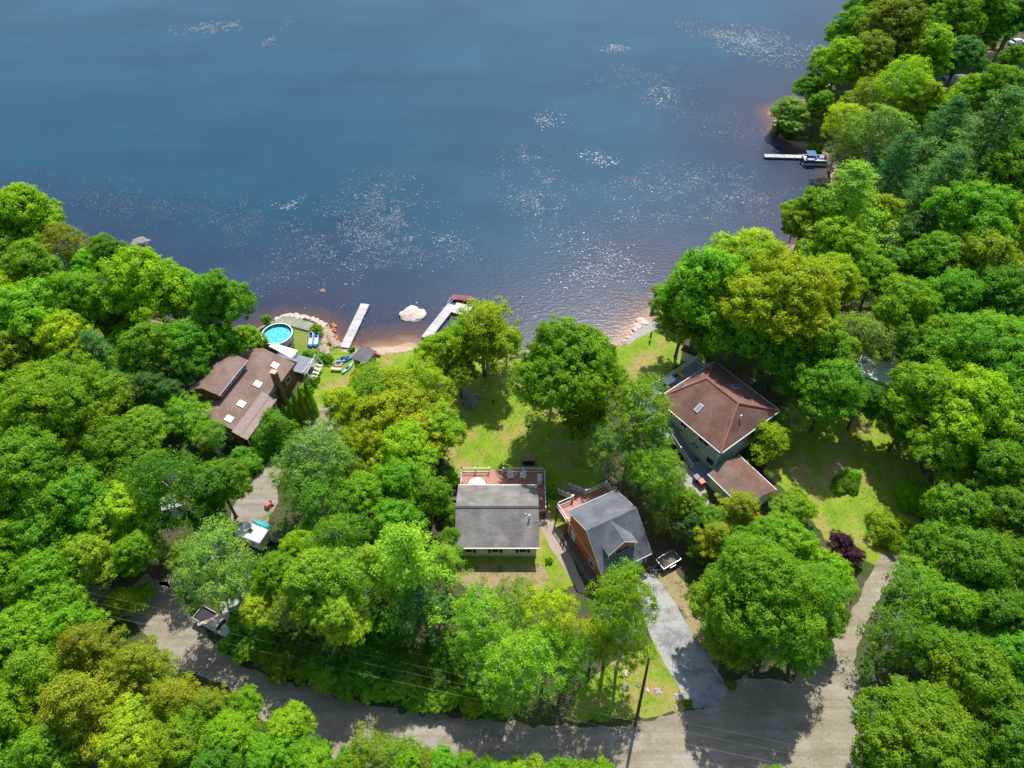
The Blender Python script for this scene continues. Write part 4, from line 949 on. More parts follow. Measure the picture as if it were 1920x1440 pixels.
# --- bottom left
for a in [(165, 1225, 72, 'cedar', 'O'), (262, 1255, 62, 'cedar', 'O'), (75, 1270, 78, 'cedar', 'G'), (150, 1330, 88, 'cedar', 'O'), (15, 1340, 85, 'mid', 'B'), (330, 1320, 62, 'cedar', 'O'), (395, 1330, 48, 'cedar', 'O'), (245, 1395, 72, 'mid', 'L'), (90, 1420, 75, 'cedar', 'G'),
          (340, 1400, 65, 'mid', 'B'), (462, 1310, 34, 'mid', 'B'), (425, 1380, 55, 'mid', 'B'), (455, 1370, 38, 'airy', 'K'), (538, 1362, 50, 'mid', 'Y', .9), (505, 1425, 55, 'mid', 'B'), (405, 1440, 60, 'mid', 'G'), (690, 1375, 26, 'mid', 'B'), (705, 1388, 56, 'airy', 'Y'), (768, 1418, 46, 'mid', 'B'),
          (835, 1415, 44, 'mid', 'B'), (905, 1440, 40, 'mid', 'G'), (965, 1425, 38, 'mid', 'L'), (1030, 1450, 36, 'mid', 'B'), (1095, 1403, 50, 'mid', 'B', .8), (1130, 1440, 40, 'mid', 'B'), (655, 1440, 40, 'mid', 'G'), (805, 1408, 42, 'airy', 'O'), (870, 1408, 40, 'mid', 'G'), (932, 1412, 36, 'mid', 'B'), (1002, 1418, 38, 'mid', 'L'), (1050, 1405, 30, 'mid', 'B'), (580, 1400, 40, 'mid', 'B'), (-20, 1440, 80, 'mid', 'G'), (590, 1450, 50, 'mid', 'B'), (1480, 1500, 60, 'mid', 'G')]: T(*a)
# --- centre
for a in [(742, 765, 108, 'tree', 'Y', .72), (700, 735, 62, 'airy', 'L'), (790, 720, 58, 'airy', 'Y'), (665, 770, 52, 'mid', 'Y'), (820, 800, 55, 'mid', 'Y', .9), (760, 850, 66, 'mid', 'Y', .9), (690, 830, 55, 'mid', 'Y', .9), (590, 860, 78, 'airy', 'S'), (560, 900, 50, 'airy', 'L'), (648, 880, 50, 'airy', 'O'),
          (600, 950, 70, 'airy', 'G'), (680, 930, 62, 'mid', 'B'), (755, 905, 60, 'mid', 'B'), (800, 930, 48, 'mid', 'G'), (740, 980, 60, 'mid', 'B'), (640, 1010, 62, 'airy', 'G'), (560, 1030, 42, 'mid', 'Y'), (590, 1090, 70, 'mid', 'L'), (515, 1075, 50, 'mid', 'B'), (540, 1140, 40, 'airy', 'L'),
          (660, 1090, 66, 'airy', 'L'), (765, 1055, 98, 'pine', 'L', 1.05, 4), (700, 1060, 55, 'pine', 'L'), (790, 1130, 60, 'pine', 'P', .8), (830, 1050, 45, 'pine', 'L', .8), (640, 1150, 56, 'mid', 'L'), (480, 1140, 38, 'mid', 'L', .8),
          (905, 1165, 72, 'airy', 'L'), (965, 1130, 50, 'airy', 'B', .9), (1035, 1150, 62, 'airy', 'K', 1.1, 6), (980, 1240, 78, 'airy', 'L', 1.1, 4), (905, 1240, 55, 'airy', 'L'), (1060, 1240, 62, 'airy', 'B'), (1158, 1130, 74, 'airy', 'Y', 1.3, 6), (1170, 1200, 58, 'airy', 'B', 1.1), (950, 1300, 48, 'airy', 'L'), (1115, 1205, 50, 'airy', 'Y'),
          # understory along the road bank
          (560, 1205, 40, 'mid', 'D', .6), (620, 1225, 42, 'mid', 'D', .55), (690, 1235, 45, 'mid', 'D', .55), (760, 1255, 44, 'mid', 'D', .55), (500, 1190, 36, 'mid', 'G', .6), (830, 1275, 44, 'mid', 'D', .5), (850, 1215, 45, 'mid', 'D', .7), (725, 1195, 44, 'mid', 'D', .6), (890, 1300, 34, 'mid', 'G', .5), (462, 1216, 30, 'mid', 'B', .6), (500, 1226, 24, 'airy', 'L', .7), (530, 1240, 38, 'mid', 'G', .55), (590, 1246, 30, 'mid', 'B', .7), (612, 1268, 36, 'airy', 'B', .6), (665, 1270, 42, 'mid', 'G', .5), (722, 1290, 30, 'mid', 'B', .6), (760, 1282, 40, 'airy', 'L', .6), (800, 1306, 34, 'mid', 'G', .5), (845, 1296, 36, 'mid', 'B', .55), (885, 1322, 24, 'airy', 'L', .7), (925, 1325, 28, 'mid', 'G', .5), (560, 1258, 22, 'small', 'B', .8), (690, 1300, 18, 'small', 'L', .8), (775, 1318, 15, 'small', 'B', .8), (640, 1290, 14, 'small', 'L', .8), (450, 1200, 20, 'small', 'B', .8), (842, 900, 20, 'small', 'G', .8), (836, 955, 24, 'small', 'B', .8), (843, 1005, 20, 'small', 'G', .8), (848, 1035, 18, 'small', 'G', .8), (450, 1180, 25, 'small', 'G'), (430, 1205, 18, 'small', 'B', .8), (660, 1190, 38, 'mid', 'G', .7)]: T(*a)
# --- shore middle
for a in [(912, 618, 68, 'airy', 'K', 1.0, 1), (905, 632, 66, 'mid', 'K', .95, .5), (868, 645, 50, 'airy', 'K', 1.0, 0), (950, 645, 34, 'airy', 'Y', 1.0, 0), (868, 640, 44, 'airy', 'Y', 1.1), (832, 655, 50, 'mid', 'B', .9), (862, 700, 36, 'mid', 'G', .8), (800, 665, 22, 'small', 'B'), (1076, 682, 103, 'tree', 'B', 1.0, 3), (1125, 700, 58, 'airy', 'L', 1.0), (1095, 765, 60, 'mid', 'B', .9, .5), (1035, 730, 46, 'airy', 'B', .9, 0), (1195, 765, 72, 'airy', 'L', 1.1), (1140, 835, 52, 'airy', 'S'), (1215, 830, 55, 'airy', 'L'), (1240, 888, 60, 'airy', 'B'), (1196, 880, 40, 'airy', 'L', .9), (1252, 948, 40, 'airy', 'B', .9, 0), (1290, 940, 34, 'mid', 'G', .8), (1298, 980, 42, 'mid', 'P', .8, 0), (1330, 975, 34, 'mid', 'G', .8),
          (1388, 958, 50, 'cedar', 'O', .8), (1492, 950, 40, 'mid', 'B', .7), (1315, 1030, 28, 'mid', 'G', .8, 0), (1340, 1010, 45, 'cedar', 'O', .8), (1400, 1050, 72, 'mid', 'B'), (1440, 1100, 112, 'tree', 'B', .95, 6), (1530, 1120, 66, 'airy', 'B', 1.0, 5), (1395, 1165, 66, 'airy', 'L', .9, 5), (1475, 1185, 70, 'airy', 'B', .9, 5), (1365, 1120, 66, 'mid', 'B'), (1550, 1085, 62, 'mid', 'B', .9), (1480, 1020, 60, 'mid', 'B', .9),
          (1380, 1195, 55, 'mid', 'G', .9), (1490, 1200, 64, 'mid', 'G', .8), (1430, 1010, 50, 'mid', 'B'), (1555, 1150, 42, 'mid', 'B', .8), (1580, 1018, 25, 'small', 'R', .9, 0), (1600, 1042, 21, 'small', 'R', .8, 0), (1442, 820, 44, 'small', 'Y', .9), (1490, 790, 36, 'twig', 'S'), (1272, 1010, 20, 'twig', 'S'), (1240, 985, 24, 'twig', 'S', .9)]: T(*a)
# --- right, by the shore and up
for a in [(1325, 535, 88, 'tree', 'B', 1.0), (1285, 590, 60, 'mid', 'B', .9), (1400, 490, 74, 'mid', 'L'), (1472, 555, 115, 'tree', 'Y', .95), (1560, 520, 62, 'mid', 'Y'), (1400, 615, 76, 'mid', 'G'), (1340, 625, 46, 'mid', 'G', .9), (1470, 650, 66, 'mid', 'G', .9), (1530, 640, 72, 'mid', 'B'), (1560, 725, 66, 'mid', 'G', 1), (1500, 715, 50, 'mid', 'G', .8), (1610, 640, 62, 'airy', 'S'),
          (1620, 745, 50, 'mid', 'D', .8), (1238, 546, 17, 'small', 'S', .8), (1228, 578, 9, 'small', 'R', .6), (1585, 385, 100, 'pine', 'L', .75), (1515, 400, 55, 'mid', 'B'), (1640, 400, 45, 'mid', 'L'), (1568, 455, 66, 'mid', 'B', .9), (1488, 430, 19, 'small', 'R', .9, 6), (1490, 212, 46, 'mid', 'S', .6, 0), (1465, 238, 16, 'bush', 'S'), (1520, 165, 34, 'mid', 'G', .8), (1540, 195, 30, 'mid', 'G'), (1572, 120, 52, 'mid', 'B'), (1600, 65, 50, 'mid', 'G'), (1640, 30, 55, 'mid', 'G'),
          (1625, 110, 56, 'mid', 'O'), (1680, 60, 72, 'mid', 'O'), (1735, 95, 60, 'mid', 'B'), (1690, 160, 64, 'airy', 'Y'), (1630, 185, 50, 'airy', 'Y'), (1585, 235, 48, 'airy', 'Y'), (1650, 250, 62, 'airy', 'S'), (1730, 190, 50, 'mid', 'Y'), (1590, 275, 40, 'airy', 'S'), (1680, 310, 58, 'pine', 'P'), (1790, 50, 60, 'mid', 'G'), (1760, 10, 60, 'mid', 'G'), (1840, 10, 55, 'mid', 'G'),
          (1800, 110, 50, 'mid', 'P'), (1770, 250, 66, 'pine', 'P', .9), (1850, 270, 105, 'pine', 'P', .85), (1770, 345, 84, 'pine', 'P', .8), (1880, 170, 60, 'mid', 'B'), (1825, 175, 45, 'mid', 'B'), (1900, 110, 28, 'mid', 'G'), (1905, 30, 44, 'mid', 'D'), (1868, 38, 42, 'mid', 'G'), (1845, 66, 30, 'mid', 'G'), (1925, -5, 50, 'mid', 'G'), (1940, 260, 60, 'mid', 'B'), (1900, 340, 80, 'mid', 'G'), (1830, 410, 84, 'mid', 'G'), (1720, 430, 55, 'pine', 'P', .7),
          (1905, 430, 70, 'mid', 'B'), (1760, 480, 66, 'mid', 'B', .9), (1690, 500, 52, 'mid', 'G', .8), (1840, 490, 72, 'mid', 'L'), (1640, 520, 50, 'mid', 'G'), (1700, 575, 66, 'mid', 'G'), (1780, 560, 62, 'mid', 'G'), (1880, 560, 70, 'mid', 'G'), (1690, 640, 50, 'airy', 'G'), (1755, 640, 62, 'mid', 'B'), (1850, 660, 110, 'tree', 'B', .9), (1740, 740, 76, 'mid', 'B'), (1820, 770, 90, 'mid', 'B'), (1900, 780, 80, 'mid', 'G'), (1700, 790, 48, 'mid', 'G', .8), (1770, 850, 64, 'mid', 'G'), (1860, 870, 72, 'mid', 'G')]: T(*a)
# --- right bottom
for a in [(1722, 930, 38, 'dome', 'B', .95), (1668, 995, 38, 'dome', 'B', .95), (1580, 905, 17, 'dome', 'G'), (1597, 893, 16, 'dome', 'B'), (1598, 915, 12, 'dome', 'G'), (1572, 915, 12, 'dome', 'B'), (1800, 960, 62, 'mid', 'B'), (1880, 960, 66, 'mid', 'G'), (1745, 1040, 52, 'mid', 'B', .9), (1820, 1050, 78, 'mid', 'G'), (1900, 1070, 70, 'mid', 'G'), (1720, 1110, 62, 'airy', 'L'), (1790, 1140, 66, 'mid', 'G'), (1870, 1160, 72, 'mid', 'G'),
          (1690, 1185, 60, 'airy', 'G'), (1760, 1220, 60, 'mid', 'G'), (1700, 1300, 112, 'tree', 'B', .85), (1640, 1345, 66, 'mid', 'G', .7), (1830, 1290, 90, 'mid', 'G'), (1900, 1240, 76, 'mid', 'G'), (1790, 1380, 84, 'mid', 'D', .8), (1880, 1380, 80, 'mid', 'G'), (1940, 1340, 70, 'mid', 'G'), (1960, 980, 70, 'mid', 'G'), (1970, 1160, 80, 'mid', 'G'), (1960, 640, 80, 'mid', 'G'), (1960, 860, 80, 'mid', 'G')]: T(*a)
# --- garden evergreens and low bushes
for a in [(514, 803, 41, 'juniper', 'G', 1.0), (494, 838, 18, 'juniper', 'G', .8), (580, 748, 9.5, 'cone', 'B', 1.9, 0), (568, 757, 9, 'cone', 'B', 1.9, 0), (557, 765, 9, 'cone', 'G', 1.85, 0), (547, 773, 8.5, 'cone', 'B', 1.8, 0), (537, 781, 8, 'cone', 'G', 1.8, 0), (560, 722, 12, 'bush', 'G'), (545, 712, 11, 'bush', 'G'), (570, 680, 9, 'bush', 'G'), (566, 695, 10, 'bush', 'B'), (573, 668, 8, 'bush', 'D'), (552, 735, 12, 'bush', 'G'), (530, 745, 11, 'bush', 'L'), (541, 752, 9, 'bush', 'G'),
          (475, 650, 22, 'bush', 'B'), (862, 910, 10, 'bush', 'O'), (1046, 930, 12, 'bush', 'B'), (1035, 915, 8, 'bush', 'L'), (1405, 865, 12, 'bush', 'D'), (1425, 885, 14, 'bush', 'R'), (1420, 905, 10, 'bush', 'G'), (1445, 925, 9, 'bush', 'B'), (1440, 890, 14, 'twig', 'S'), (1395, 845, 8, 'bush', 'D'), (1322, 930, 6, 'bush', 'G'), (595, 615, 8, 'bush', 'B'), (600, 628, 7, 'bush', 'G'), (1310, 668, 9, 'bush', 'S'), (1270, 690, 8, 'bush', 'D'), (660, 655, 6, 'bush', 'B'),
          (617, 645, 5, 'bush', 'B'), (1027, 1048, 7, 'bush', 'L'), (1290, 1320, 8, 'bush', 'G'), (1330, 1350, 5, 'bush', 'G'), (1372, 1290, 10, 'bush', 'O'), (1605, 760, 12, 'bush', 'R'), (425, 845, 8, 'bush', 'D'), (400, 830, 10, 'bush', 'D'), (1480, 255, 10, 'bush', 'D'), (1530, 278, 12, 'bush', 'B')]: T(*a)

LIFTED = {}
def lifted(me, d, hc):
    """the same trunk with a longer clear stem below its limbs"""
    k = (me.name, d)
    if k not in LIFTED:
        m_ = me.copy(); n = len(m_.vertices); co = np.empty(n*3, np.float32); m_.vertices.foreach_get('co', co); co = co.reshape(-1, 3)
        co[:, 2] += d*np.clip(co[:, 2]/(.25*hc), 0, 1); m_.vertices.foreach_set('co', co.ravel()); m_.update(); LIFTED[k] = m_
    return LIFTED[k]
# footprints nobody plants a trunk in
KEEP = []
def rect_world(o, x0, x1, y0, y1):
    M = Matrix.Rotation(o.rotation_euler[2], 3, 'Z'); return np.array([tuple((o.location+M @ Vector((x, y, 0)))[:2]) for x, y in ((x0, y0), (x1, y0), (x1, y1), (x0, y1))])
KEEP += [rect_world(H, -5.6, 6.8, -5, 9), rect_world(G, -.6, 7.4, -9, 6), rect_world(RH, -3, 12.6, -.3, 17), rect_world(SH, -3.6, 3.6, -3, 3), rect_world(LO, -9.6, 2, -15.4, 5)]
ROADP = np.array([P(x, y) for x, y in [(262, 1185), (330, 1252), (430, 1290), (480, 1345), (560, 1385), (600, 1440), (900, 1480), (1150, 1500), (1500, 1500), (1760, 1400), (1640, 1330), (1500, 1290), (1366, 1292), (1250, 1345), (930, 1352), (640, 1308), (455, 1248), (398, 1205)]])
KEEP.append(ROADP)
for t in TREES:
    X, Y = t['X'], t['Y']
    for it in range(40):
        a = np.array([X]); b_ = np.array([Y])
        bad = [k for k in KEEP if inside(a, b_, k)[0]]
        if not bad: break
        c = bad[0].mean(0); 
        if len(bad[0]) > 6: Y += .4 if (Y > Q(0, 0)[0]*0+28) else -.4
        else:
            d = np.array([X, Y])-c; d /= np.linalg.norm(d)+1e-6; X += d[0]*.3; Y += d[1]*.3
    t['X'], t['Y'] = X, Y
LM = [('the brown roofed lodge', 455, 740), ('the round pool', 520, 628), ('the grey roofed cream house', 935, 980), ('the orange brown garage', 1145, 1000), ('the hip roofed house', 1355, 765), ('the brown roofed outbuilding', 1388, 900),
      ('the white camper', 470, 995), ('the pale paved driveway', 1290, 1230), ('the far dock', 1500, 295), ('the bottom left corner', 0, 1440), ('the bottom right corner', 1920, 1440), ('the top right corner', 1920, 0),
      ('the parked pickup', 405, 1165), ('the two dome shrubs', 1690, 965), ('the central lawn', 935, 780), ('the utility pole', 1200, 1300), ('the left edge', 0, 720), ('the right edge', 1920, 620), ('the bend of the dirt road', 560, 1330)]
groups = {}
for t in TREES:
    cw = COLORS[t['col']][1]; kn = KIND[t['key']][1]
    l = min(LM, key=lambda L: math.hypot(L[1]-t['px'], L[2]-t['py']))
    dx, dy = t['px']-l[1], t['py']-l[2]
    rel = ('right of' if dx > 0 else 'left of') if abs(dx) > abs(dy) else ('below' if dy > 0 else 'above')
    if 'corner' in l[0] or 'edge' in l[0]: rel = 'nearest' if False else 'near'
    t['g'] = (cw, kn, rel, l[0]); t['d'] = math.hypot(dx, dy); groups.setdefault(t['g'], []).append(t)
ORD = ['nearest to it', 'second nearest', 'third nearest', 'fourth nearest', 'fifth nearest', 'sixth nearest', 'seventh nearest', 'eighth nearest', 'ninth nearest']
for g, L in groups.items():
    L.sort(key=lambda t: t['d'])
    for i, t in enumerate(L):
        t['label'] = f'{g[0]} {g[1]} {g[2]} {g[3]}' + (f', {ORD[i]}' if len(L) > 1 else '')
rt = random.Random(5)
GRP = {'tree': 'broadleaf trees around the houses', 'pine': 'pine trees', 'evergreen': 'feathery evergreens', 'cedar': 'garden cedars', 'shrub': 'clipped dome shrubs', 'bush': 'low bushes'}
for t in TREES:
    nm, _, ct = KIND[t['key']]
    o = thing(nm, t['label'], ct, (t['X'], t['Y'], 0), rt.uniform(0, 6.28), GRP[ct])
    o.scale = (t['s'], t['s'], t['sz'])
    c = COLORS[t['col']][0]; k = rt.uniform(.85, 1.18); h = rt.uniform(-.10, .30)
    col = (c[0]*k*(1+h), c[1]*k, c[2]*k*(1-h), 1)
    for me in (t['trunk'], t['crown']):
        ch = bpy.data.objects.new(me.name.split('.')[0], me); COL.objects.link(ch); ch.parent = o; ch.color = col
        d_ = round(t['lift']/t['sz']*2)/2
        if me is t['crown']: ch.location.z = d_
        elif d_ > 0: ch.data = lifted(me, d_, t['hc0'])

# ------------------------------------------------------------------ undergrowth that nobody could count
def undergrowth():
    global rng
    rng = np.random.default_rng(99)
    n = 9000
    X = rng.uniform(-95, 95, n); Y = rng.uniform(18, 190, n)
    ok = (sdist(X, Y) > 1.2)
    px = 960+F*X/(Y*cp+CAMH*sp); py = 720-F*(Y*sp-CAMH*cp)/(Y*cp+CAMH*sp)
    ok &= (px > -150) & (px < 2070) & (py < 1560)
    opens = [[(640, 650), (1240, 600), (1340, 680), (1320, 850), (1440, 1000), (1300, 1060), (1370, 1290), (1500, 1280), (1620, 1100), (1690, 1040), (1780, 960), (1720, 830), (1600, 760), (1450, 770), (1400, 1000), (1300, 1060), (1290, 1330), (1060, 1350), (1090, 1280), (1080, 1110), (850, 1110), (850, 1000), (850, 880), (700, 720)],
             [(500, 590), (620, 600), (700, 650), (690, 740), (600, 840), (530, 930), (480, 1020), (440, 1010), (440, 930), (560, 790), (380, 850), (340, 730), (480, 650)],
             [(1560, 1240), (1650, 1100), (1700, 1030), (1660, 1010), (1580, 1150), (1480, 1280), (1660, 1340)], [(262, 1070), (420, 1040), (400, 1180), (300, 1180), (230, 1160)], [(1830, 75), (1905, 80), (1910, 125), (1830, 130)]]
    for poly in opens: ok &= ~inside(px, py, np.array(poly, float))
    for k in KEEP: ok &= ~inside(X, Y, k)
    ok &= ~inside(px, py, np.array([(1185, 1075), (1240, 1070), (1300, 1150), (1385, 1290), (1340, 1345), (1260, 1290), (1195, 1150)], float))
    ok &= ~inside(px, py, np.array([(215, 1150), (262, 1185), (330, 1252), (430, 1290), (480, 1345), (560, 1385), (600, 1440), (600, 1580), (1900, 1580), (2000, 1440), (1760, 1400), (1640, 1330), (1500, 1290), (1366, 1292), (1250, 1345), (930, 1352), (640, 1308), (455, 1248), (398, 1205), (300, 1085), (180, 1095)], float))
    X, Y = X[ok], Y[ok]; n = len(X)
    hgt = .25+1.5*rng.random(n)**2*(vnoise(X, Y, 6, 44)+.4)
    C = np.stack([X, Y, hgt], 1); A = tufts_to_leaves(C, np.tile([0, 0, 1.], (n, 1)), .5+rng.random(n)*.55, 26, .30, .8)
    me = leaf_mesh('undergrowth', A[0], A[1], A[2], .6, A[3]-.1, LEAF)
    o = bpy.data.objects.new('undergrowth', me); COL.objects.link(o); o.color = (.14, .42, .014, 1)
    tag(o, 'low green undergrowth covering the ground beneath the woods', 'undergrowth'); o['kind'] = 'stuff'
undergrowth()

def scatter(name, label, cat_, polys, dens, size, asp, z, mat, seed, upright=False, vlo=.1, vhi=1.0):
    r = np.random.default_rng(seed); out = []
    for poly in polys:
        pw = np.array([P(x, y) for x, y in poly]); lo, hi = pw.min(0), pw.max(0); n = int(np.prod(hi-lo)*dens)
        c = r.uniform(lo, hi, (n, 2)); c = c[inside(c[:, 0], c[:, 1], pw)]; c = c[r.random(len(c)) < .15+vnoise(c[:, 0], c[:, 1], 2.5, seed)]; out.append(c)
    c = np.vstack(out)
    for k in KEEP[:5]: c = c[~inside(c[:, 0], c[:, 1], k)]
    n = len(c); pos = np.stack([c[:, 0], c[:, 1], np.full(n, z)], 1)
    nr = unit(r.normal(size=(n, 3))*([1, 1, .3] if upright else [.3, .3, 1])+([0, 0, 0] if upright else [0, 0, 1]))
    tan = np.tile([0, 0, 1.], (n, 1))+r.normal(size=(n, 3))*.3 if upright else None
    me = leaf_mesh(name, pos, nr, size*r.uniform(.5, 1.5, n), asp, r.uniform(vlo, vhi, n), mat, tan)
    o = bpy.data.objects.new(name, me); COL.objects.link(o); tag(o, label, cat_); o['kind'] = 'stuff'; return o
LAWNS = [[(700, 662), (780, 656), (880, 664), (960, 670), (1010, 672), (1100, 664), (1165, 650), (1175, 700), (1130, 780), (1130, 930), (1050, 1010), (1080, 1090), (850, 1075), (830, 980), (850, 900), (800, 780)], [(1168, 654), (1222, 620), (1262, 640), (1330, 680), (1270, 720), (1165, 700)],
         [(1460, 770), (1620, 770), (1700, 830), (1740, 900), (1725, 990), (1670, 1060), (1540, 1000), (1430, 880)], [(590, 650), (690, 660), (655, 730), (615, 765), (560, 740)], [(1090, 1290), (1180, 1220), (1225, 1210), (1300, 1325), (1130, 1352)]]
o = scatter('grass_tufts', 'taller tufts of grass scattered over the lawns', 'grass', LAWNS, 7, .20, .45, .06, LEAF, 301, True); o.color = (.17, .26, .015, 1)
LM_ = bpy.data.materials.new('fallen_leaves'); LM_.use_nodes = True; _n = LM_.node_tree; _a = N(_n, 'ShaderNodeAttribute', attribute_name='v')
_n.links.new(ramp(_n, _a.outputs['Fac'], [(0, (.07, .045, .02)), (.5, (.20, .13, .05)), (1, (.34, .30, .12))]), _n.nodes['Principled BSDF'].inputs['Base Color'])
scatter('leaf_litter', 'brown leaf litter lying on the lawns, road and driveways', 'leaf litter', LAWNS+[[(300, 1085), (455, 1248), (640, 1308), (930, 1352), (1250, 1345), (1366, 1292), (1500, 1290), (1640, 1330), (1700, 1440), (700, 1440), (430, 1290), (215, 1150)], [(1190, 1082), (1224, 1076), (1366, 1290), (1296, 1328), (1205, 1150)], [(440, 985), (470, 905), (560, 805), (640, 760), (520, 935), (440, 1040)], [(870, 1060), (1010, 1060), (1010, 1115), (880, 1110)]], 1.6, .11, .7, .075, LM_, 302)

# ------------------------------------------------------------------ lily pads
m, nt, b = new_mat('lily_pad'); at = N(nt, 'ShaderNodeAttribute', attribute_name='v')
cc = ramp(nt, at.outputs['Fac'], [(0, (.065, .095, .145)), (.5, (.13, .17, .22)), (1, (.33, .40, .41))]); nt.links.new(cc, b.inputs['Base Color']); b.inputs['Roughness'].default_value = .35
PADM = m
def pads(poly_px, n, size, label, power=1.5, ns=3.0, seed=1, bright=.4):
    r = np.random.default_rng(seed)
    pw = np.array([P(x, y, -.24) for x, y in poly_px]); pw = pw.mean(0)+(pw-pw.mean(0))*1.18; lo = pw.min(0); hi = pw.max(0)
    EDGE = .30*min(hi-lo)
    out = np.zeros((0, 2))
    while len(out) < n:
        c = r.uniform(lo, hi, (n*3, 2)); ed = seg_dist(c[:, 0], c[:, 1], np.vstack([pw, pw[:1]]))
        ok = inside(c[:, 0], c[:, 1], pw) & (sdist(c[:, 0], c[:, 1]) < -1.2)
        wt = .35*vnoise(c[:, 0], c[:, 1], ns*.8, seed+2)+.3*vnoise(c[:, 0], c[:, 1], ns*.3, seed+5)+.35*vnoise(c[:, 0], c[:, 1], ns*2.6, seed+8)
        wt = np.clip((wt-.40)*4.0*power/2, .03, 1)
        wt *= np.clip(ed/EDGE, 0, 1)**1.3
        out = np.vstack([out, c[ok & (r.random(len(c)) < wt)]])
    out = out[:n]; s = size*(.32+.7*r.random(n)**1.8)
    a0 = r.uniform(0, 6.28, n); k = 6; ang = a0[:, None]+np.arange(k)*(2*math.pi/k)
    tx = r.normal(0, .06, n); ty = r.normal(0, .06, n)
    dx = np.cos(ang)*s[:, None]; dy = np.sin(ang)*s[:, None]*.85
    co = np.stack([out[:, :1]+dx, out[:, 1:]+dy, -.215+dx*tx[:, None]+dy*ty[:, None]], -1).reshape(-1, 3).astype(np.float32)
    me = bpy.data.meshes.new('lily_pads'); me.vertices.add(n*k); me.vertices.foreach_set('co', co.ravel()); me.loops.add(n*k); me.loops.foreach_set('vertex_index', np.arange(n*k, dtype=np.int32))
    me.polygons.add(n); me.polygons.foreach_set('loop_start', np.arange(0, n*k, k, dtype=np.int32)); me.update(calc_edges=True)
    v = np.clip(r.random(n)**3*.9+bright-.35, 0, 1); a = me.attributes.new('v', 'FLOAT', 'FACE'); a.data.foreach_set('value', v.astype(np.float32))
    me.materials.append(PADM); o = bpy.data.objects.new('lily_pads', me); COL.objects.link(o); tag(o, label, 'lily pads'); o['kind'] = 'stuff'
pads([(480, 520), (560, 420), (660, 330), (740, 320), (830, 380), (890, 450), (880, 490), (760, 515), (660, 530), (600, 545), (530, 560), (480, 545)], 6500, .15, 'largest field of scattered lily pads in the middle of the near lake', 2.0, 3.5, 1, .5)
pads([(20, 330), (130, 315), (260, 330), (400, 360), (520, 370), (560, 420), (480, 500), (380, 470), (300, 440), (200, 430), (100, 380)], 4200, .13, 'thin drift of lily pads off the left shore trees', 2.0, 4, 2, .35)
pads([(905, 300), (960, 270), (1040, 280), (1080, 330), (1060, 400), (1000, 420), (930, 380), (905, 340)], 1900, .15, 'loose ring of lily pads right of the lake centre', 1.8, 3, 3, .42)
pads([(1070, 370), (1160, 320), (1260, 300), (1400, 310), (1480, 340), (1470, 400), (1380, 430), (1260, 430), (1150, 420)], 4200, .14, 'wide field of lily pads left of the right shore trees', 1.8, 4, 4, .4)
pads([(985, 400), (1060, 410), (1150, 440), (1230, 490), (1200, 540), (1130, 545), (1040, 560), (1000, 530), (1040, 490), (990, 450)], 1500, .16, 'sparse lily pads before the round shore tree', 2.4, 3, 5, .6)
pads([(1000, 215), (1030, 203), (1065, 210), (1068, 232), (1030, 245), (1003, 238)], 150, .26, 'small dense round lily pad clump right of the lake centre', .6, 2, 6, .9)
pads([(1200, 165), (1235, 155), (1272, 165), (1270, 185), (1240, 195), (1205, 185)], 140, .28, 'pale lily pad clump above the other round clump', .7, 2, 7, .8)
pads([(1078, 285), (1120, 280), (1165, 295), (1170, 312), (1130, 317), (1090, 300)], 110, .30, 'streaky lily pad clump with the largest leaves', .8, 2, 8, .95)
pads([(1262, 45), (1310, 32), (1400, 45), (1500, 70), (1530, 100), (1470, 125), (1390, 110), (1330, 85)], 2600, .3, 'pale green mat of lily pads near the top right of the lake', 1.3, 10, 9, .5)
pads([(312, 48), (380, 42), (440, 40), (452, 58), (390, 68), (320, 64)], 800, .30, 'pale streak of lily pads near the top left of the lake', 1.6, 6, 10, .5)
pads([(480, 80), (520, 60), (535, 35), (552, 45), (530, 75), (495, 90)], 160, .38, 'faint curved streak of lily pads right of the top left one', 1.4, 6, 11, .35)
pads([(1110, 90), (1160, 82), (1185, 95), (1160, 105), (1125, 100)], 170, .38, 'small pale streak of lily pads left of the pale green mat', 1.2, 5, 12, .6)
pads([(1060, 120), (1180, 100), (1290, 130), (1340, 190), (1440, 230), (1430, 290), (1330, 260), (1240, 230), (1120, 200), (1060, 170)], 2000, .17, 'faint broad scatter of lily pads between the clumps', 1.8, 7, 13, .35)
pads([(505, 375), (535, 380), (568, 362), (570, 385), (530, 397), (505, 390)], 90, .24, 'bright small lily pad patch left of the largest field', .9, 2, 14, .8)
pads([(520, 590), (640, 560), (760, 560), (900, 550), (1150, 560), (1180, 610), (1100, 620), (960, 600), (700, 640), (640, 620), (560, 590)], 420, .12, 'stray lily pads along the near shore around the docks', 1.6, 4, 15, .6)

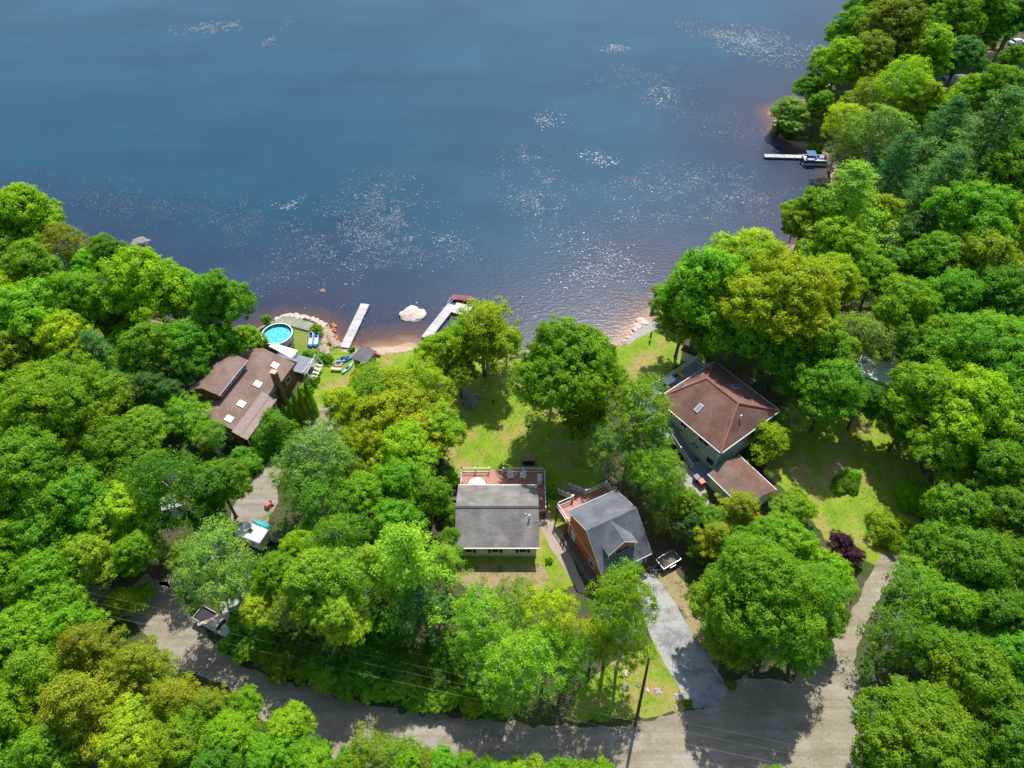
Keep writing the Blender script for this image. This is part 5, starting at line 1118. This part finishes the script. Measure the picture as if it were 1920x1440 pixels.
# ------------------------------------------------------------------ docks, boats and the rest
def dock(label, pts_px, width, segs, group='docks', z=.2):
    a = Vector(P(*pts_px[0], z)); b_ = Vector(P(*pts_px[1], z)); d = b_-a; L = d.length; ang = math.atan2(d.y, d.x)
    t = thing('dock', label, 'dock', (a.x, a.y, 0), ang, group)
    for k in range(segs):
        x = L*(k+.5)/segs; s = MB(); s.box(x, (k % 2)*.03, z+.012*(k % 2), L/segs-.06, width, .12)
        o = s.build('deck_section', DOCKS[k % 3], t)
    s = MB()
    for k in range(segs+1):
        for sy in (-1, 1): 
            q = MB(); q.tube((min(L-.1, max(.1, L*k/segs)), sy*(width/2+.03), -1.3), (min(L-.1, max(.1, L*k/segs)), sy*(width/2+.03), z+.1), .04, n=6); q.build('leg', STEEL, t)
    s = MB(); s.box(L/2, width/2+.04, z-.02, L, .04, .16); s.box(L/2, -width/2-.04, z-.02, L, .04, .16); s.build('side_rail', GREYTRIM, t)
    return t
def cross_boards(name, c): return boards(name, c, .15, 'X', .62, .75, .12)
DOCKS = [cross_boards('dock_boards_a', (.56, .53, .54)), cross_boards('dock_boards_b', (.60, .57, .57)), cross_boards('dock_boards_c', (.50, .48, .47))]
dock('left straight dock of weathered pale boards reaching out from the beach', [(646, 652), (685, 570)], 1.45, 8)
dock('second dock of pale boards partly hidden by the yellow green shore tree', [(798, 634), (848, 571)], 1.5, 5)
dock('far narrow dock beside the pontoon boat', [(1508, 294), (1433, 292)], 1.15, 4)
a = P(866, 580, .2); t = thing('swim_platform', 'square floating platform at the outer end of the second dock', 'platform', (a[0], a[1], 0), R_(-20))
s = MB(); s.box(0, 0, .2, 3.0, 2.6, .14); s.build('top', DOCKS[1], t)
for sx in (-1, 1): s = MB(); s.box(sx*1.1, 0, -.1, .6, 2.4, .45); s.build('float', BLACK, t)
a = P(868, 558, .3); t = thing('moored_boat', 'red boat with a white rail moored beyond the second dock', 'boat', (a[0], a[1], -.2), R_(-8))
s = MB(); n = 8; s.prism([(-1.9, -.6), (1.3, -.6), (1.9, 0), (1.3, .6), (-1.9, .6)], .0, .5); s.build('hull', C_RED, t, bevel=.06)
s = MB(); s.prism([(-1.7, -.45), (1.2, -.45), (1.6, 0), (1.2, .45), (-1.7, .45)], .42, .52); s.build('cockpit', C_MAROON, t)
s = MB(); s.path([(-1.8, -.6, .5), (-1.9, -.9, 1.1), (-2.3, -2.2, 1.0)], .03, 5); s.path([(-1.0, -.6, .5), (-1.2, -.9, 1.0), (-2.0, -2.2, .9)], .03, 5); s.build('rail', WHITE, t)
a = P(845, 599, .8); t = thing('deck_chair', 'dark folding chair on the second dock beside the platform', 'chair', (a[0]-.1, a[1], .28), 1.0)
s = MB(); s.box(0, 0, .4, .5, .5, .05); s.build('seat', BLACK, t); s = MB(); s.box(0, .27, .7, .5, .05, .6, rx=-.2); s.build('backrest', BLACK, t)
for sx in (-.22, .22):
    for sy in (-.2, .2): s = MB(); s.tube((sx, sy, 0), (sx, sy, .4), .02); s.build('leg', STEEL, t)
# pontoon boat
a = P(1527, 299, .6); t = thing('pontoon_boat', 'navy and white pontoon boat moored at the end of the far dock', 'boat', (a[0], a[1], -.25), R_(-3))
for sy in (-.95, .95): s = MB(); s.path([(-2.7, sy, .25), (-2.3, sy, .25), (2.2, sy, .25), (2.8, sy, .42)], [.1, .32, .32, .06], 10); s.build('pontoon', C_SILVER, t, True)
s = MB(); s.box(0, 0, .62, 4.9, 2.5, .1); s.build('deck', GREYTRIM, t)
s = MB(); s.box(0, -1.2, .95, 4.7, .07, .6); s.box(0, 1.2, .95, 4.7, .07, .6); s.box(-2.35, 0, .95, .07, 2.4, .6); s.box(2.35, .6, .95, .07, 1.2, .6); s.build('fence_panel', C_NAVY, t)
s = MB(); s.box(0, -1.2, 1.27, 4.75, .1, .05); s.box(0, 1.2, 1.27, 4.75, .1, .05); s.box(-2.37, 0, 1.27, .1, 2.4, .05); s.build('top_rail', WHITE, t)
for x, y, sx, sy in ((-1.9, 0, .7, 2.0), (.2, -.85, 1.8, .55), (1.7, .85, 1.0, .55)): s = MB(); s.box(x, y, .88, sx, sy, .42); s.box(x-(sx/2-.08 if sx < 1 else 0), y-(0 if sx < 1 else math.copysign(sy/2-.06, -y)), 1.15, .14 if sx < 1 else sx, sy if sx < 1 else .12, .3); s.build('bench', WHITE, t, bevel=.03)
s = MB(); s.box(.4, .35, .95, .5, .5, .6); s.tube((.2, .35, 1.28), (.1, .35, 1.34), .18, n=12); s.build('console', C_BLUE, t)
s = MB(); s.box(-1.0, 0, 2.3, 1.9, 2.2, .06); s.build('canopy', flat('canopy_blue', (.05, .16, .38), .7), t)
for sx in (-1.8, -.2):
    for sy in (-1.05, 1.05): s = MB(); s.tube((sx, sy, 1.25), (sx, sy, 2.28), .025); s.build('canopy_pole', STEEL, t)
s = MB(); s.box(-2.75, 0, .75, .4, .35, .8); s.build('outboard_motor', BLACK, t, bevel=.05)
# pedal boat on the pool lawn
a = P(588, 636, .4); t = thing('pedal_boat', 'blue and white pedal boat with two dark seats lying on the pool lawn', 'boat', (a[0], a[1], 0), R_(-85))
s = MB(); s.prism([(-1.6, -.8), (-1.2, -.9), (1.2, -.9), (1.65, -.5), (1.65, -.15), (1.2, 0), (1.65, .15), (1.65, .5), (1.2, .9), (-1.2, .9), (-1.6, .8)], .05, .42); s.build('hull', C_BLUE, t, bevel=.08)
for sy in (-.45, .45): s = MB(); s.prism([(-1.3, sy-.28), (1.2, sy-.28), (1.4, sy), (1.2, sy+.28), (-1.3, sy+.28)], .42, .55); s.build('top_shell', WHITE, t, bevel=.05)
for sy in (-.42, .42): s = MB(); s.box(-.55, sy, .66, .5, .42, .2); s.box(-.85, sy, .88, .12, .42, .45, ry=-.2); s.build('seat', C_NAVY, t, bevel=.03)
kayak('kayak', 'bright blue kayak lying left of the grey beach shed', C_BLUE, (*P(651, 673, .2), 0), R_(38), 2.9, .75, group='kayaks beside the beach shed')
kayak('kayak', 'teal and white kayak lying below the bright blue one', flat('pale_teal', (.25, .55, .60)), (*P(652, 690, .2), 0), R_(60), 3.0, .7, group='kayaks beside the beach shed')
kayak('kayak', 'small dark teal kayak poking out left of the bright blue one', C_TEAL, (*P(643, 671, .2), 0), R_(25), 2.0, .5, group='kayaks beside the beach shed')
kayak('canoe', 'upturned crimson and white canoe along the back of the beach shed', C_CRIM, (*P(694, 652, .8), .55), R_(-36), 4.6, .9, 0, math.pi*.86, False, 'canoe')
# shed by the beach
a = [Vector(P(*p, 2.5)) for p in ((660, 674), (682, 650), (704, 657), (682, 678))]; c = sum(a, Vector((0, 0)))/4
t = thing('beach_shed', 'small weathered grey wood shed on the beach with a flat grey roof', 'shed', (c.x, c.y, 0), R_(-28))
s = MB()
for x, y, sx, sy in ((-1.15, 0, .08, 2.5), (0, 1.22, 2.3, .08), (1.15, .5, .08, 1.4)): s.box(x, y, 1.15, sx, sy, 2.3)
s.build('wall', GREYWOOD, t)
s = MB(); s.box(-.8, -1.22, 1.15, .7, .08, 2.3); s.box(.4, -1.22, .45, 1.6, .08, .9); s.build('front_wall', GREYWOOD, t)
for x in (-.4, .35, 1.1): s = MB(); s.box(x, -1.22, 1.2, .1, .1, 2.4); s.build('post', CREAM if x > 1 else GREYWOOD, t)
s = MB(); s.slab([(-1.4, -1.5, 2.42), (1.4, -1.5, 2.42), (1.4, 1.5, 2.62), (-1.4, 1.5, 2.62)], .1); s.build('roof', shingle('shed_felt', (.16, .155, .16), (.25, .24, .24)), t)
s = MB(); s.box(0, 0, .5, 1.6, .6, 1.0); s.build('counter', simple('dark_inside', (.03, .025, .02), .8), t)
# bench and fire ring
a = P(630, 691, .5); t = thing('log_bench', 'cream backless bench in the left yard beside a tan fire ring', 'bench', (a[0], a[1], 0), R_(-4))
s = MB(); s.box(0, 0, .45, 1.7, .5, .12); s.build('seat', C_CREAM, t, bevel=.02)
for sx in (-.6, .6): s = MB(); s.box(sx, 0, .2, .15, .42, .4); s.build('leg', C_CREAM, t)
a = P(634, 681, .2); t = thing('fire_ring', 'ring of tan stones behind the cream bench', 'fire ring', (a[0], a[1], 0))
for k in range(9): an = k*.698; s = MB(); rock(s, (.55*math.cos(an), .55*math.sin(an), .12), .24, .8, 300+k); s.build('stone', STONE, t)
s = MB(); s.lathe([(0, .03), (.5, .04)], 14); s.build('ash_bed', simple('ash', (.12, .11, .10), .95), t)
a = P(637, 746, .5); t = thing('chiminea', 'small black and orange outdoor stove at the edge of the left yard', 'stove', (a[0], a[1], 0))
s = MB(); s.lathe([(.05, .1), (.3, .2), (.36, .5), (.26, .75), (.12, .9), (.10, 1.25), (.14, 1.3)], 14); s.build('body', BLACK, t, True)
s = MB(); s.lathe([(.32, .02), (.34, .16), (.2, .2)], 14); s.build('base', C_ORG, t)
# small lawn things
def pathlight(px, py, label):
    a = P(px, py, .4); t = thing('lantern_post', label, 'lantern', (a[0], a[1], 0), 0, 'lanterns on the lawns')
    s = MB(); s.tube((0, 0, 0), (0, 0, .75), .05); s.build('pole', BLACK, t); s = MB(); s.box(0, 0, .88, .3, .3, .3, taper=.8); s.build('lamp', BLACK, t); s = MB(); s.box(0, 0, 1.06, .38, .38, .06, taper=.3); s.build('cap', BLACK, t)
pathlight(925, 757, 'small black lantern post in the middle of the central lawn'); pathlight(991, 804, 'small black lantern post in the tree shade right of the central lawn')
a = P(1220, 632, .8); t = thing('garden_umbrella', 'closed dark green umbrella standing on the right shore lawn', 'umbrella', (a[0], a[1], 0))
s = MB(); s.tube((0, 0, 0), (0, 0, 2.1), .03); s.build('pole', BLACK, t); s = MB(); s.lathe([(.2, .7), (.16, 1.1), (.12, 1.7), (.02, 2.1)], 10); s.build('canopy', C_GREEN, t); s = MB(); s.lathe([(.28, 0), (.26, .09), (0, .1)], 14); s.build('base', BLACK, t)
# swing bench on the lawn
a = P(991, 868, .8); t = thing('swing_bench', 'dark framed garden swing bench with a brown canopy on the central lawn', 'bench', (a[0], a[1], 0), 0)
for sx in (-1.05, 1.05): s = MB(); s.path([(sx, -.7, 0), (sx, 0, 1.7), (sx, .7, 0)], .035, 5); s.build('leg', BLACK, t)
s = MB(); s.tube((-1.1, 0, 1.7), (1.1, 0, 1.7), .035); s.build('top_bar', BLACK, t)
s = MB(); s.slab([(-.95, -.35, 1.78), (.95, -.35, 1.78), (.95, .3, 1.86), (-.95, .3, 1.86)], .05); s.build('canopy', simple('brown_canvas', (.24, .17, .14), .8), t)
s = MB(); s.box(0, 0, .5, 1.7, .5, .06); s.build('seat', BLACK, t); s = MB(); s.box(0, .28, .8, 1.7, .05, .5); s.build('backrest', BLACK, t)
# utility trailer
a = P(1253, 1050, .8); t = thing('utility_trailer', 'small open grey wooden utility trailer parked beside the garage', 'trailer', (a[0], a[1], 0), R_(31))
s = MB(); s.box(0, 0, .55, 2.7, 1.55, .06); s.build('bed', simple('trailer_bed', (.20, .18, .14), .9, .3, 4), t)
s = MB(); s.box(0, .78, .78, 2.76, .05, .5); s.box(0, -.78, .78, 2.76, .05, .5); s.box(1.38, 0, .78, .05, 1.5, .5); s.box(-1.38, 0, .78, .05, 1.5, .5); s.build('side_board', STEEL, t)
s = MB(); s.tube((-1.4, -.5, .5), (-2.5, 0, .45), .04); s.tube((-1.4, .5, .5), (-2.5, 0, .45), .04); s.build('hitch', STEEL, t)
for sy in (-.88, .88):
    s = MB(); s.tube((0, sy-.09, .32), (0, sy+.09, .32), .32, n=18); wh = s.build('wheel', RUBBER, t); s = MB(); s.tube((0, sy-.1, .32), (0, sy+.1, .32), .17, n=12); s.build('rim', STEEL, wh)
    s = MB(); s.box(0, sy, .70, .9, .24, .04); s.build('mudguard', STEEL, t)
# camper
c = (np.array(P(455, 977.5, 2.4))+np.array(P(487, 1016, 2.4)))/2; t = thing('camper', 'small white camper with a dark roof vent parked by the gravel driveway', 'camper', (c[0], c[1], 0), R_(-21))
s = MB(); s.box(0, 0, 1.4, 3.8, 2.15, 1.9); s.build('body', flat('camper_white', (.72, .74, .75), .35), t, bevel=.09)
s = MB(); s.box(-.1, .05, 2.39, .5, .5, .12); s.build('roof_vent', BLACK, t)
for x in (-1.0, .6): window(t, x, -1.075, 1.7, .8, .5, 0, GREYTRIM)
s = MB(); s.box(1.4, -1.09, 1.25, .6, .05, 1.5); s.build('door', WHITE, t)
s = MB(); s.tube((-1.9, 0, .5), (-3.1, 0, .5), .06); s.build('hitch', BLACK, t)
for sy in (-1.0, 1.0): s = MB(); s.tube((.1, sy-.1, .34), (.1, sy+.1, .34), .34, n=18); wh = s.build('wheel', RUBBER, t); s = MB(); s.tube((.1, sy-.11, .34), (.1, sy+.11, .34), .18, n=12); s.build('rim', STEEL, wh)
kayak('kayak', 'teal kayak lying behind the white camper', flat('bright_teal', (.03, .42, .46)), (*P(491, 983, .9), .7), R_(-21), 3.0, .8, cock=False, group='kayaks beside the camper')
a = P(512, 1008, .8); t = thing('utility_cart', 'black wheeled cart beside the white camper', 'cart', (a[0], a[1], 0), R_(-21))
s = MB(); s.box(0, 0, .6, 1.6, 1.0, .5, taper=1.1); s.build('tub', BLACK, t)
for sy in (-.55, .55): s = MB(); s.tube((0, sy-.05, .25), (0, sy+.05, .25), .25, n=14); s.build('wheel', RUBBER, t)
a = P(496, 946, .5); t = thing('covered_mower', 'lawn mower under a faded red tarp at the edge of the gravel driveway', 'mower', (a[0]+.5, a[1], 0), R_(50)); t.scale = (.8, .8, .8)
s = MB(); s.box(0, 0, .5, 1.5, .9, .8, taper=.7); s.build('tarp', C_PINK, t, bevel=.12); s = MB(); s.box(.6, .1, .9, .3, .4, .3); s.build('hood', C_CRIM, t)
for sx in (-.5, .5):
    for sy in (-.42, .42): s = MB(); s.tube((sx, sy-.05, .18), (sx, sy+.05, .18), .18, n=12); s.build('wheel', RUBBER, t)
def plastic_chair(px, py, label, mat, z=0, rz=0):
    a = P(px, py, .5+z); t = thing('garden_chair', label, 'chair', (a[0], a[1], z), rz, 'plastic garden chairs')
    s = MB(); s.box(0, 0, .42, .7, .65, .06); s.build('seat', mat, t); s = MB(); s.box(0, .33, .75, .7, .06, .7, rx=-.2); s.build('backrest', mat, t)
    for sx in (-.3, .3):
        for sy in (-.28, .28): s = MB(); s.box(sx, sy, .2, .06, .06, .4); s.build('leg', mat, t)
plastic_chair(430, 1089, 'orange plastic chair standing among the trees above the parked pickup', C_ORG, 0, .4)
plastic_chair(380, 843, 'orange plastic chair in the trees left of the carport pad', flat('peach_plastic', (.75, .32, .10)), 0, .8)
plastic_chair(372, 838, 'blue plastic chair beside the orange one near the carport pad', C_BLUE, 0, 2.0)
# pickup
def car(name, label, cat_, loc, rz, mat, kind='pickup', group=None):
    t = thing(name, label, cat_, loc, rz, group)
    L = 4.9; W = 1.85
    if kind == 'pickup':
        s = MB(); s.box(1.6, 0, .78, 1.7, W, .5); s.box(-.2, 0, .72, 5.0*.98, W, .42); s.build('body', mat, t, bevel=.06)
        s = MB(); s.box(.35, 0, 1.25, 1.5, W-.1, .75, taper=.8); cb = s.build('cab', mat, t, bevel=.05); s = MB(); s.box(.35, 0, 1.3, 1.56, W-.25, .4, taper=.84); s.build('glass', GLASS, cb)
        s = MB(); s.box(-1.6, W/2-.05, 1.08, 2.1, .08, .36); s.box(-1.6, -W/2+.05, 1.08, 2.1, .08, .36); s.box(-2.62, 0, 1.08, .08, W, .36); s.build('bed_side', mat, t)
        s = MB(); s.box(-1.6, 0, .95, 2.0, W-.2, .05); s.build('bed_floor', BLACK, t)
    else:
        s = MB(); s.box(0, 0, .62, 4.5, 1.8, .6, taper=.96); s.build('body', mat, t, bevel=.1)
        s = MB(); s.box(-.15, 0, 1.15, 2.5, 1.6, .55, taper=.78); cb = s.build('cabin', mat, t, bevel=.08); s = MB(); s.box(-.15, 0, 1.12, 2.62, 1.5, .38, taper=.84); s.build('glass', GLASS, cb)
    for sx in (-1.5, 1.5):
        for sy in (-.85, .85): s = MB(); s.tube((sx, sy-.11, .36), (sx, sy+.11, .36), .36, n=18); wh = s.build('wheel', RUBBER, t); s = MB(); s.tube((sx, sy-.12, .36), (sx, sy+.12, .36), .2, n=12); s.build('rim', STEEL, wh)
    for sy in (-.65, .65):
        s = MB(); s.box(2.42 if kind == 'pickup' else 2.22, sy, .72, .08, .3, .16); s.build('headlight', WHITE, t)
    return t
a = P(403, 1166, 1.0); car('pickup_truck', 'old pale pickup truck loaded with planks beside the dirt road', 'truck', (a[0], a[1], 0), R_(-27), flat('pale_sage_paint', (.50, .54, .50), .4))
t = thing('lumber', 'pinkish planks lying across the bed and cab of the parked pickup', 'lumber', (a[0], a[1], 1.55), R_(20))
for k in range(4): s = MB(); s.box(0, k*.16-.25, .08+.02*(k % 2), 3.6, .12, .06, (k-1.5)*.05); s.build('plank', flat('pink_plank', (.62, .45, .38)), t)
a = P(449, 1128, .8); car('parked_car', 'silver car half hidden under trees right of the pickup', 'car', (a[0], a[1], 0), R_(25), C_SILVER, 'car', 'cars under the trees')
a = P(500, 1150, .8); car('parked_car', 'blue grey car under the trees farther right of the pickup', 'car', (a[0], a[1], 0), R_(-40), flat('blue_grey_paint', (.25, .33, .38), .35), 'car', 'cars under the trees')
a = P(1908, 76, 1.0); car('parked_car', 'white car parked in the clearing at the top right', 'car', (a[0], a[1], 0), R_(15), flat('white_car', (.75, .78, .78), .3), 'car', 'cars under the trees')
# bins by the lower deck
for px, py, mt, l in ((1306, 897, C_NAVY, 'dark blue wheeled bin beside the lower deck of the hip roofed house'), (1315, 905, C_RED, 'red bin beside the dark blue one')):
    a = P(px, py, .6); t = thing('wheeled_bin', l, 'bin', (a[0], a[1], 0), .5)
    s = MB(); s.box(0, 0, .5, .6, .65, .95, taper=1.15); s.build('body', mt, t); s = MB(); s.box(0, 0, 1.0, .75, .8, .08); s.build('lid', mt, t)
    for sx in (-.28, .28): s = MB(); s.tube((sx-.03, .3, .12), (sx+.03, .3, .12), .12, n=10); s.build('wheel', RUBBER, t)
# buildings glimpsed under the trees
def hut(px, py, sx, sy, h, rz, roofm, wallm, label, name='shed', cat_='shed'):
    a = P(px, py, h); t = thing(name, label, cat_, (a[0], a[1], 0), rz)
    s = MB(); s.box(0, 0, h/2, sx-.5, sy-.5, h); s.build('wall', wallm, t)
    s = MB(); s.slab([(-sx/2, -sy/2, h), (sx/2, -sy/2, h), (sx/2, -.003, h+sy*.16), (-sx/2, -.003, h+sy*.16)], .1); s.build('roof', roofm, t); s = MB(); s.slab([(sx/2, sy/2, h), (-sx/2, sy/2, h), (-sx/2, .003, h+sy*.16), (sx/2, .003, h+sy*.16)], .1); s.build('roof', roofm, t)
    s = MB(); s.box(0, -sy/2+.22, 1, .9, .06, 2); s.build('door', WHITE, t)
PALEMETAL = flat('pale_metal_roof', (.62, .68, .70), .4)
hut(1635, 690, 7, 4.5, 4.2, R_(-28), PALEMETAL, SAGE, 'pale metal roofed house hidden among trees right of the hip roofed house', 'house', 'house')
hut(322, 940, 2.6, 2.2, 2.3, .3, PALEMETAL, GREYWOOD, 'small pale roofed shed hidden in the trees left of the gravel driveway')
hut(1296, 655, 2.6, 2.2, 2.2, R_(-35), simple('dark_felt', (.10, .05, .045), .9), WHITE, 'small white shed in the tree shade beyond the hip roofed house')
hut(1790, 148, 6, 4, 3, .2, simple('grey_felt', (.26, .26, .26), .9), GREYWOOD, 'grey roofed cabin half hidden near the top right', 'cabin', 'cabin')
kayak('kayak', 'upright red kayak in the small clearing at the right', C_RED, (*P(1652, 428, .8), .2), 1.2, 2.6, .8, R_(-60), 0, False)
hut(1640, 447, 2.4, 1.8, 1.2, .2, simple('rust_felt', (.35, .10, .05), .9), CEDAR, 'low rust red hut in the small clearing at the right')
kayak('kayak', 'orange kayak lying in the top right clearing', C_ORG, (*P(1866, 91, .4), .1), .1, 3.4, 1.0, cock=False)
# poles and wires
POLEM = simple('pole_wood', (.085, .055, .035), .9, .35, 3)
def pole(X, Y, h, label, lean=(0, 0), arm=True, rz=0):
    t = thing('utility_pole', label, 'utility pole', (X, Y, 0), rz, 'utility poles')
    s = MB(); s.path([(0, 0, -.2), (lean[0]*.5, lean[1]*.5, h*.5), (lean[0], lean[1], h)], [.19, .16, .12], 10); s.build('pole', POLEM, t, True)
    if arm:
        s = MB(); s.box(lean[0], lean[1], h-.5, .12, 2.2, .14); s.build('crossarm', POLEM, t)
        for y in (-1, -.5, .5, 1):
            s = MB(); s.lathe([(.03, 0), (.06, .06), (.03, .14)], 8, (lean[0], lean[1]+y*.98, h-.43)); s.build('insulator', GREYTRIM, t)
a = P(1191, 1360); pole(a[0], a[1], 13.5, 'bare dark utility pole standing at the edge of the dirt road', (-.1, 2.0), False)
L0 = P(120, 1118, 8.2); R0_ = P(1900, 1500, 8.2)
pole(L0[0], L0[1], 8.7, 'utility pole hidden among the trees at the left end of the wires', rz=.35)
pole(R0_[0], R0_[1], 8.7, 'utility pole off at the right end of the wires', rz=.35)
WIREM = flat('wire_aluminium', (.20, .21, .22), .6)
for k, (o, zz, sag) in enumerate(((0, 8.4, .9), (.9, 8.3, 1.0), (-.6, 7.2, 1.3))):
    s = MB(); A = Vector((L0[0]+.35*o, L0[1]+o, zz)); Bv = Vector((R0_[0]+.35*o, R0_[1]+o, zz)); n = 40; pts = []
    for i in range(n+1): f = i/n; p = A.lerp(Bv, f); p.z -= sag*4*f*(1-f); pts.append(p)
    s.path(pts, .006 if k < 2 else .010, 4)
    tag(s.build('wire', WIREM), ['upper wire nearer the camera strung over the dirt road', 'upper wire farther from the camera over the road bank', 'thicker lowest cable slung under the two upper wires'][k], 'wire', 'overhead wires')

# ------------------------------------------------------------------ camera, light, world
cam = bpy.data.cameras.new('camera'); co_ = bpy.data.objects.new('camera', cam); COL.objects.link(co_); sc.camera = co_
cam.sensor_width = 36; cam.lens = F/1920*36; cam.clip_end = 6000; cam.clip_start = .5
co_.location = (0, 0, CAMH); co_.rotation_euler = (math.pi/2-PITCH, 0, 0)
SUN_EL, SUN_AZ = R_(57), R_(13)     # the sun stands ahead of the camera, a little to its right
sd = Vector((math.sin(SUN_AZ)*math.cos(SUN_EL), math.cos(SUN_AZ)*math.cos(SUN_EL), math.sin(SUN_EL)))
sl = bpy.data.lights.new('sun', 'SUN'); sl.energy = 5.0; sl.angle = R_(.53); sl.color = (1, .955, .88)
so_ = bpy.data.objects.new('sun', sl); COL.objects.link(so_); so_.rotation_euler = (-sd).to_track_quat('-Z', 'Y').to_euler(); so_.location = sd*200
wd = bpy.data.worlds.new('World'); sc.world = wd; wd.use_nodes = True; nt = wd.node_tree
bg = nt.nodes['Background']; sk = nt.nodes.new('ShaderNodeTexSky'); sk.sky_type = 'NISHITA'; sk.sun_disc = False
sk.sun_elevation = SUN_EL; sk.sun_rotation = SUN_AZ; nt.links.new(sk.outputs[0], bg.inputs[0]); bg.inputs[1].default_value = .15
sc.view_settings.view_transform = 'Standard'; sc.view_settings.look = 'None'; sc.view_settings.exposure = 0; sc.view_settings.gamma = 1
sc.cycles.max_bounces = 8; sc.cycles.transmission_bounces = 6; sc.cycles.diffuse_bounces = 5; sc.cycles.glossy_bounces = 2; sc.cycles.use_denoising = True
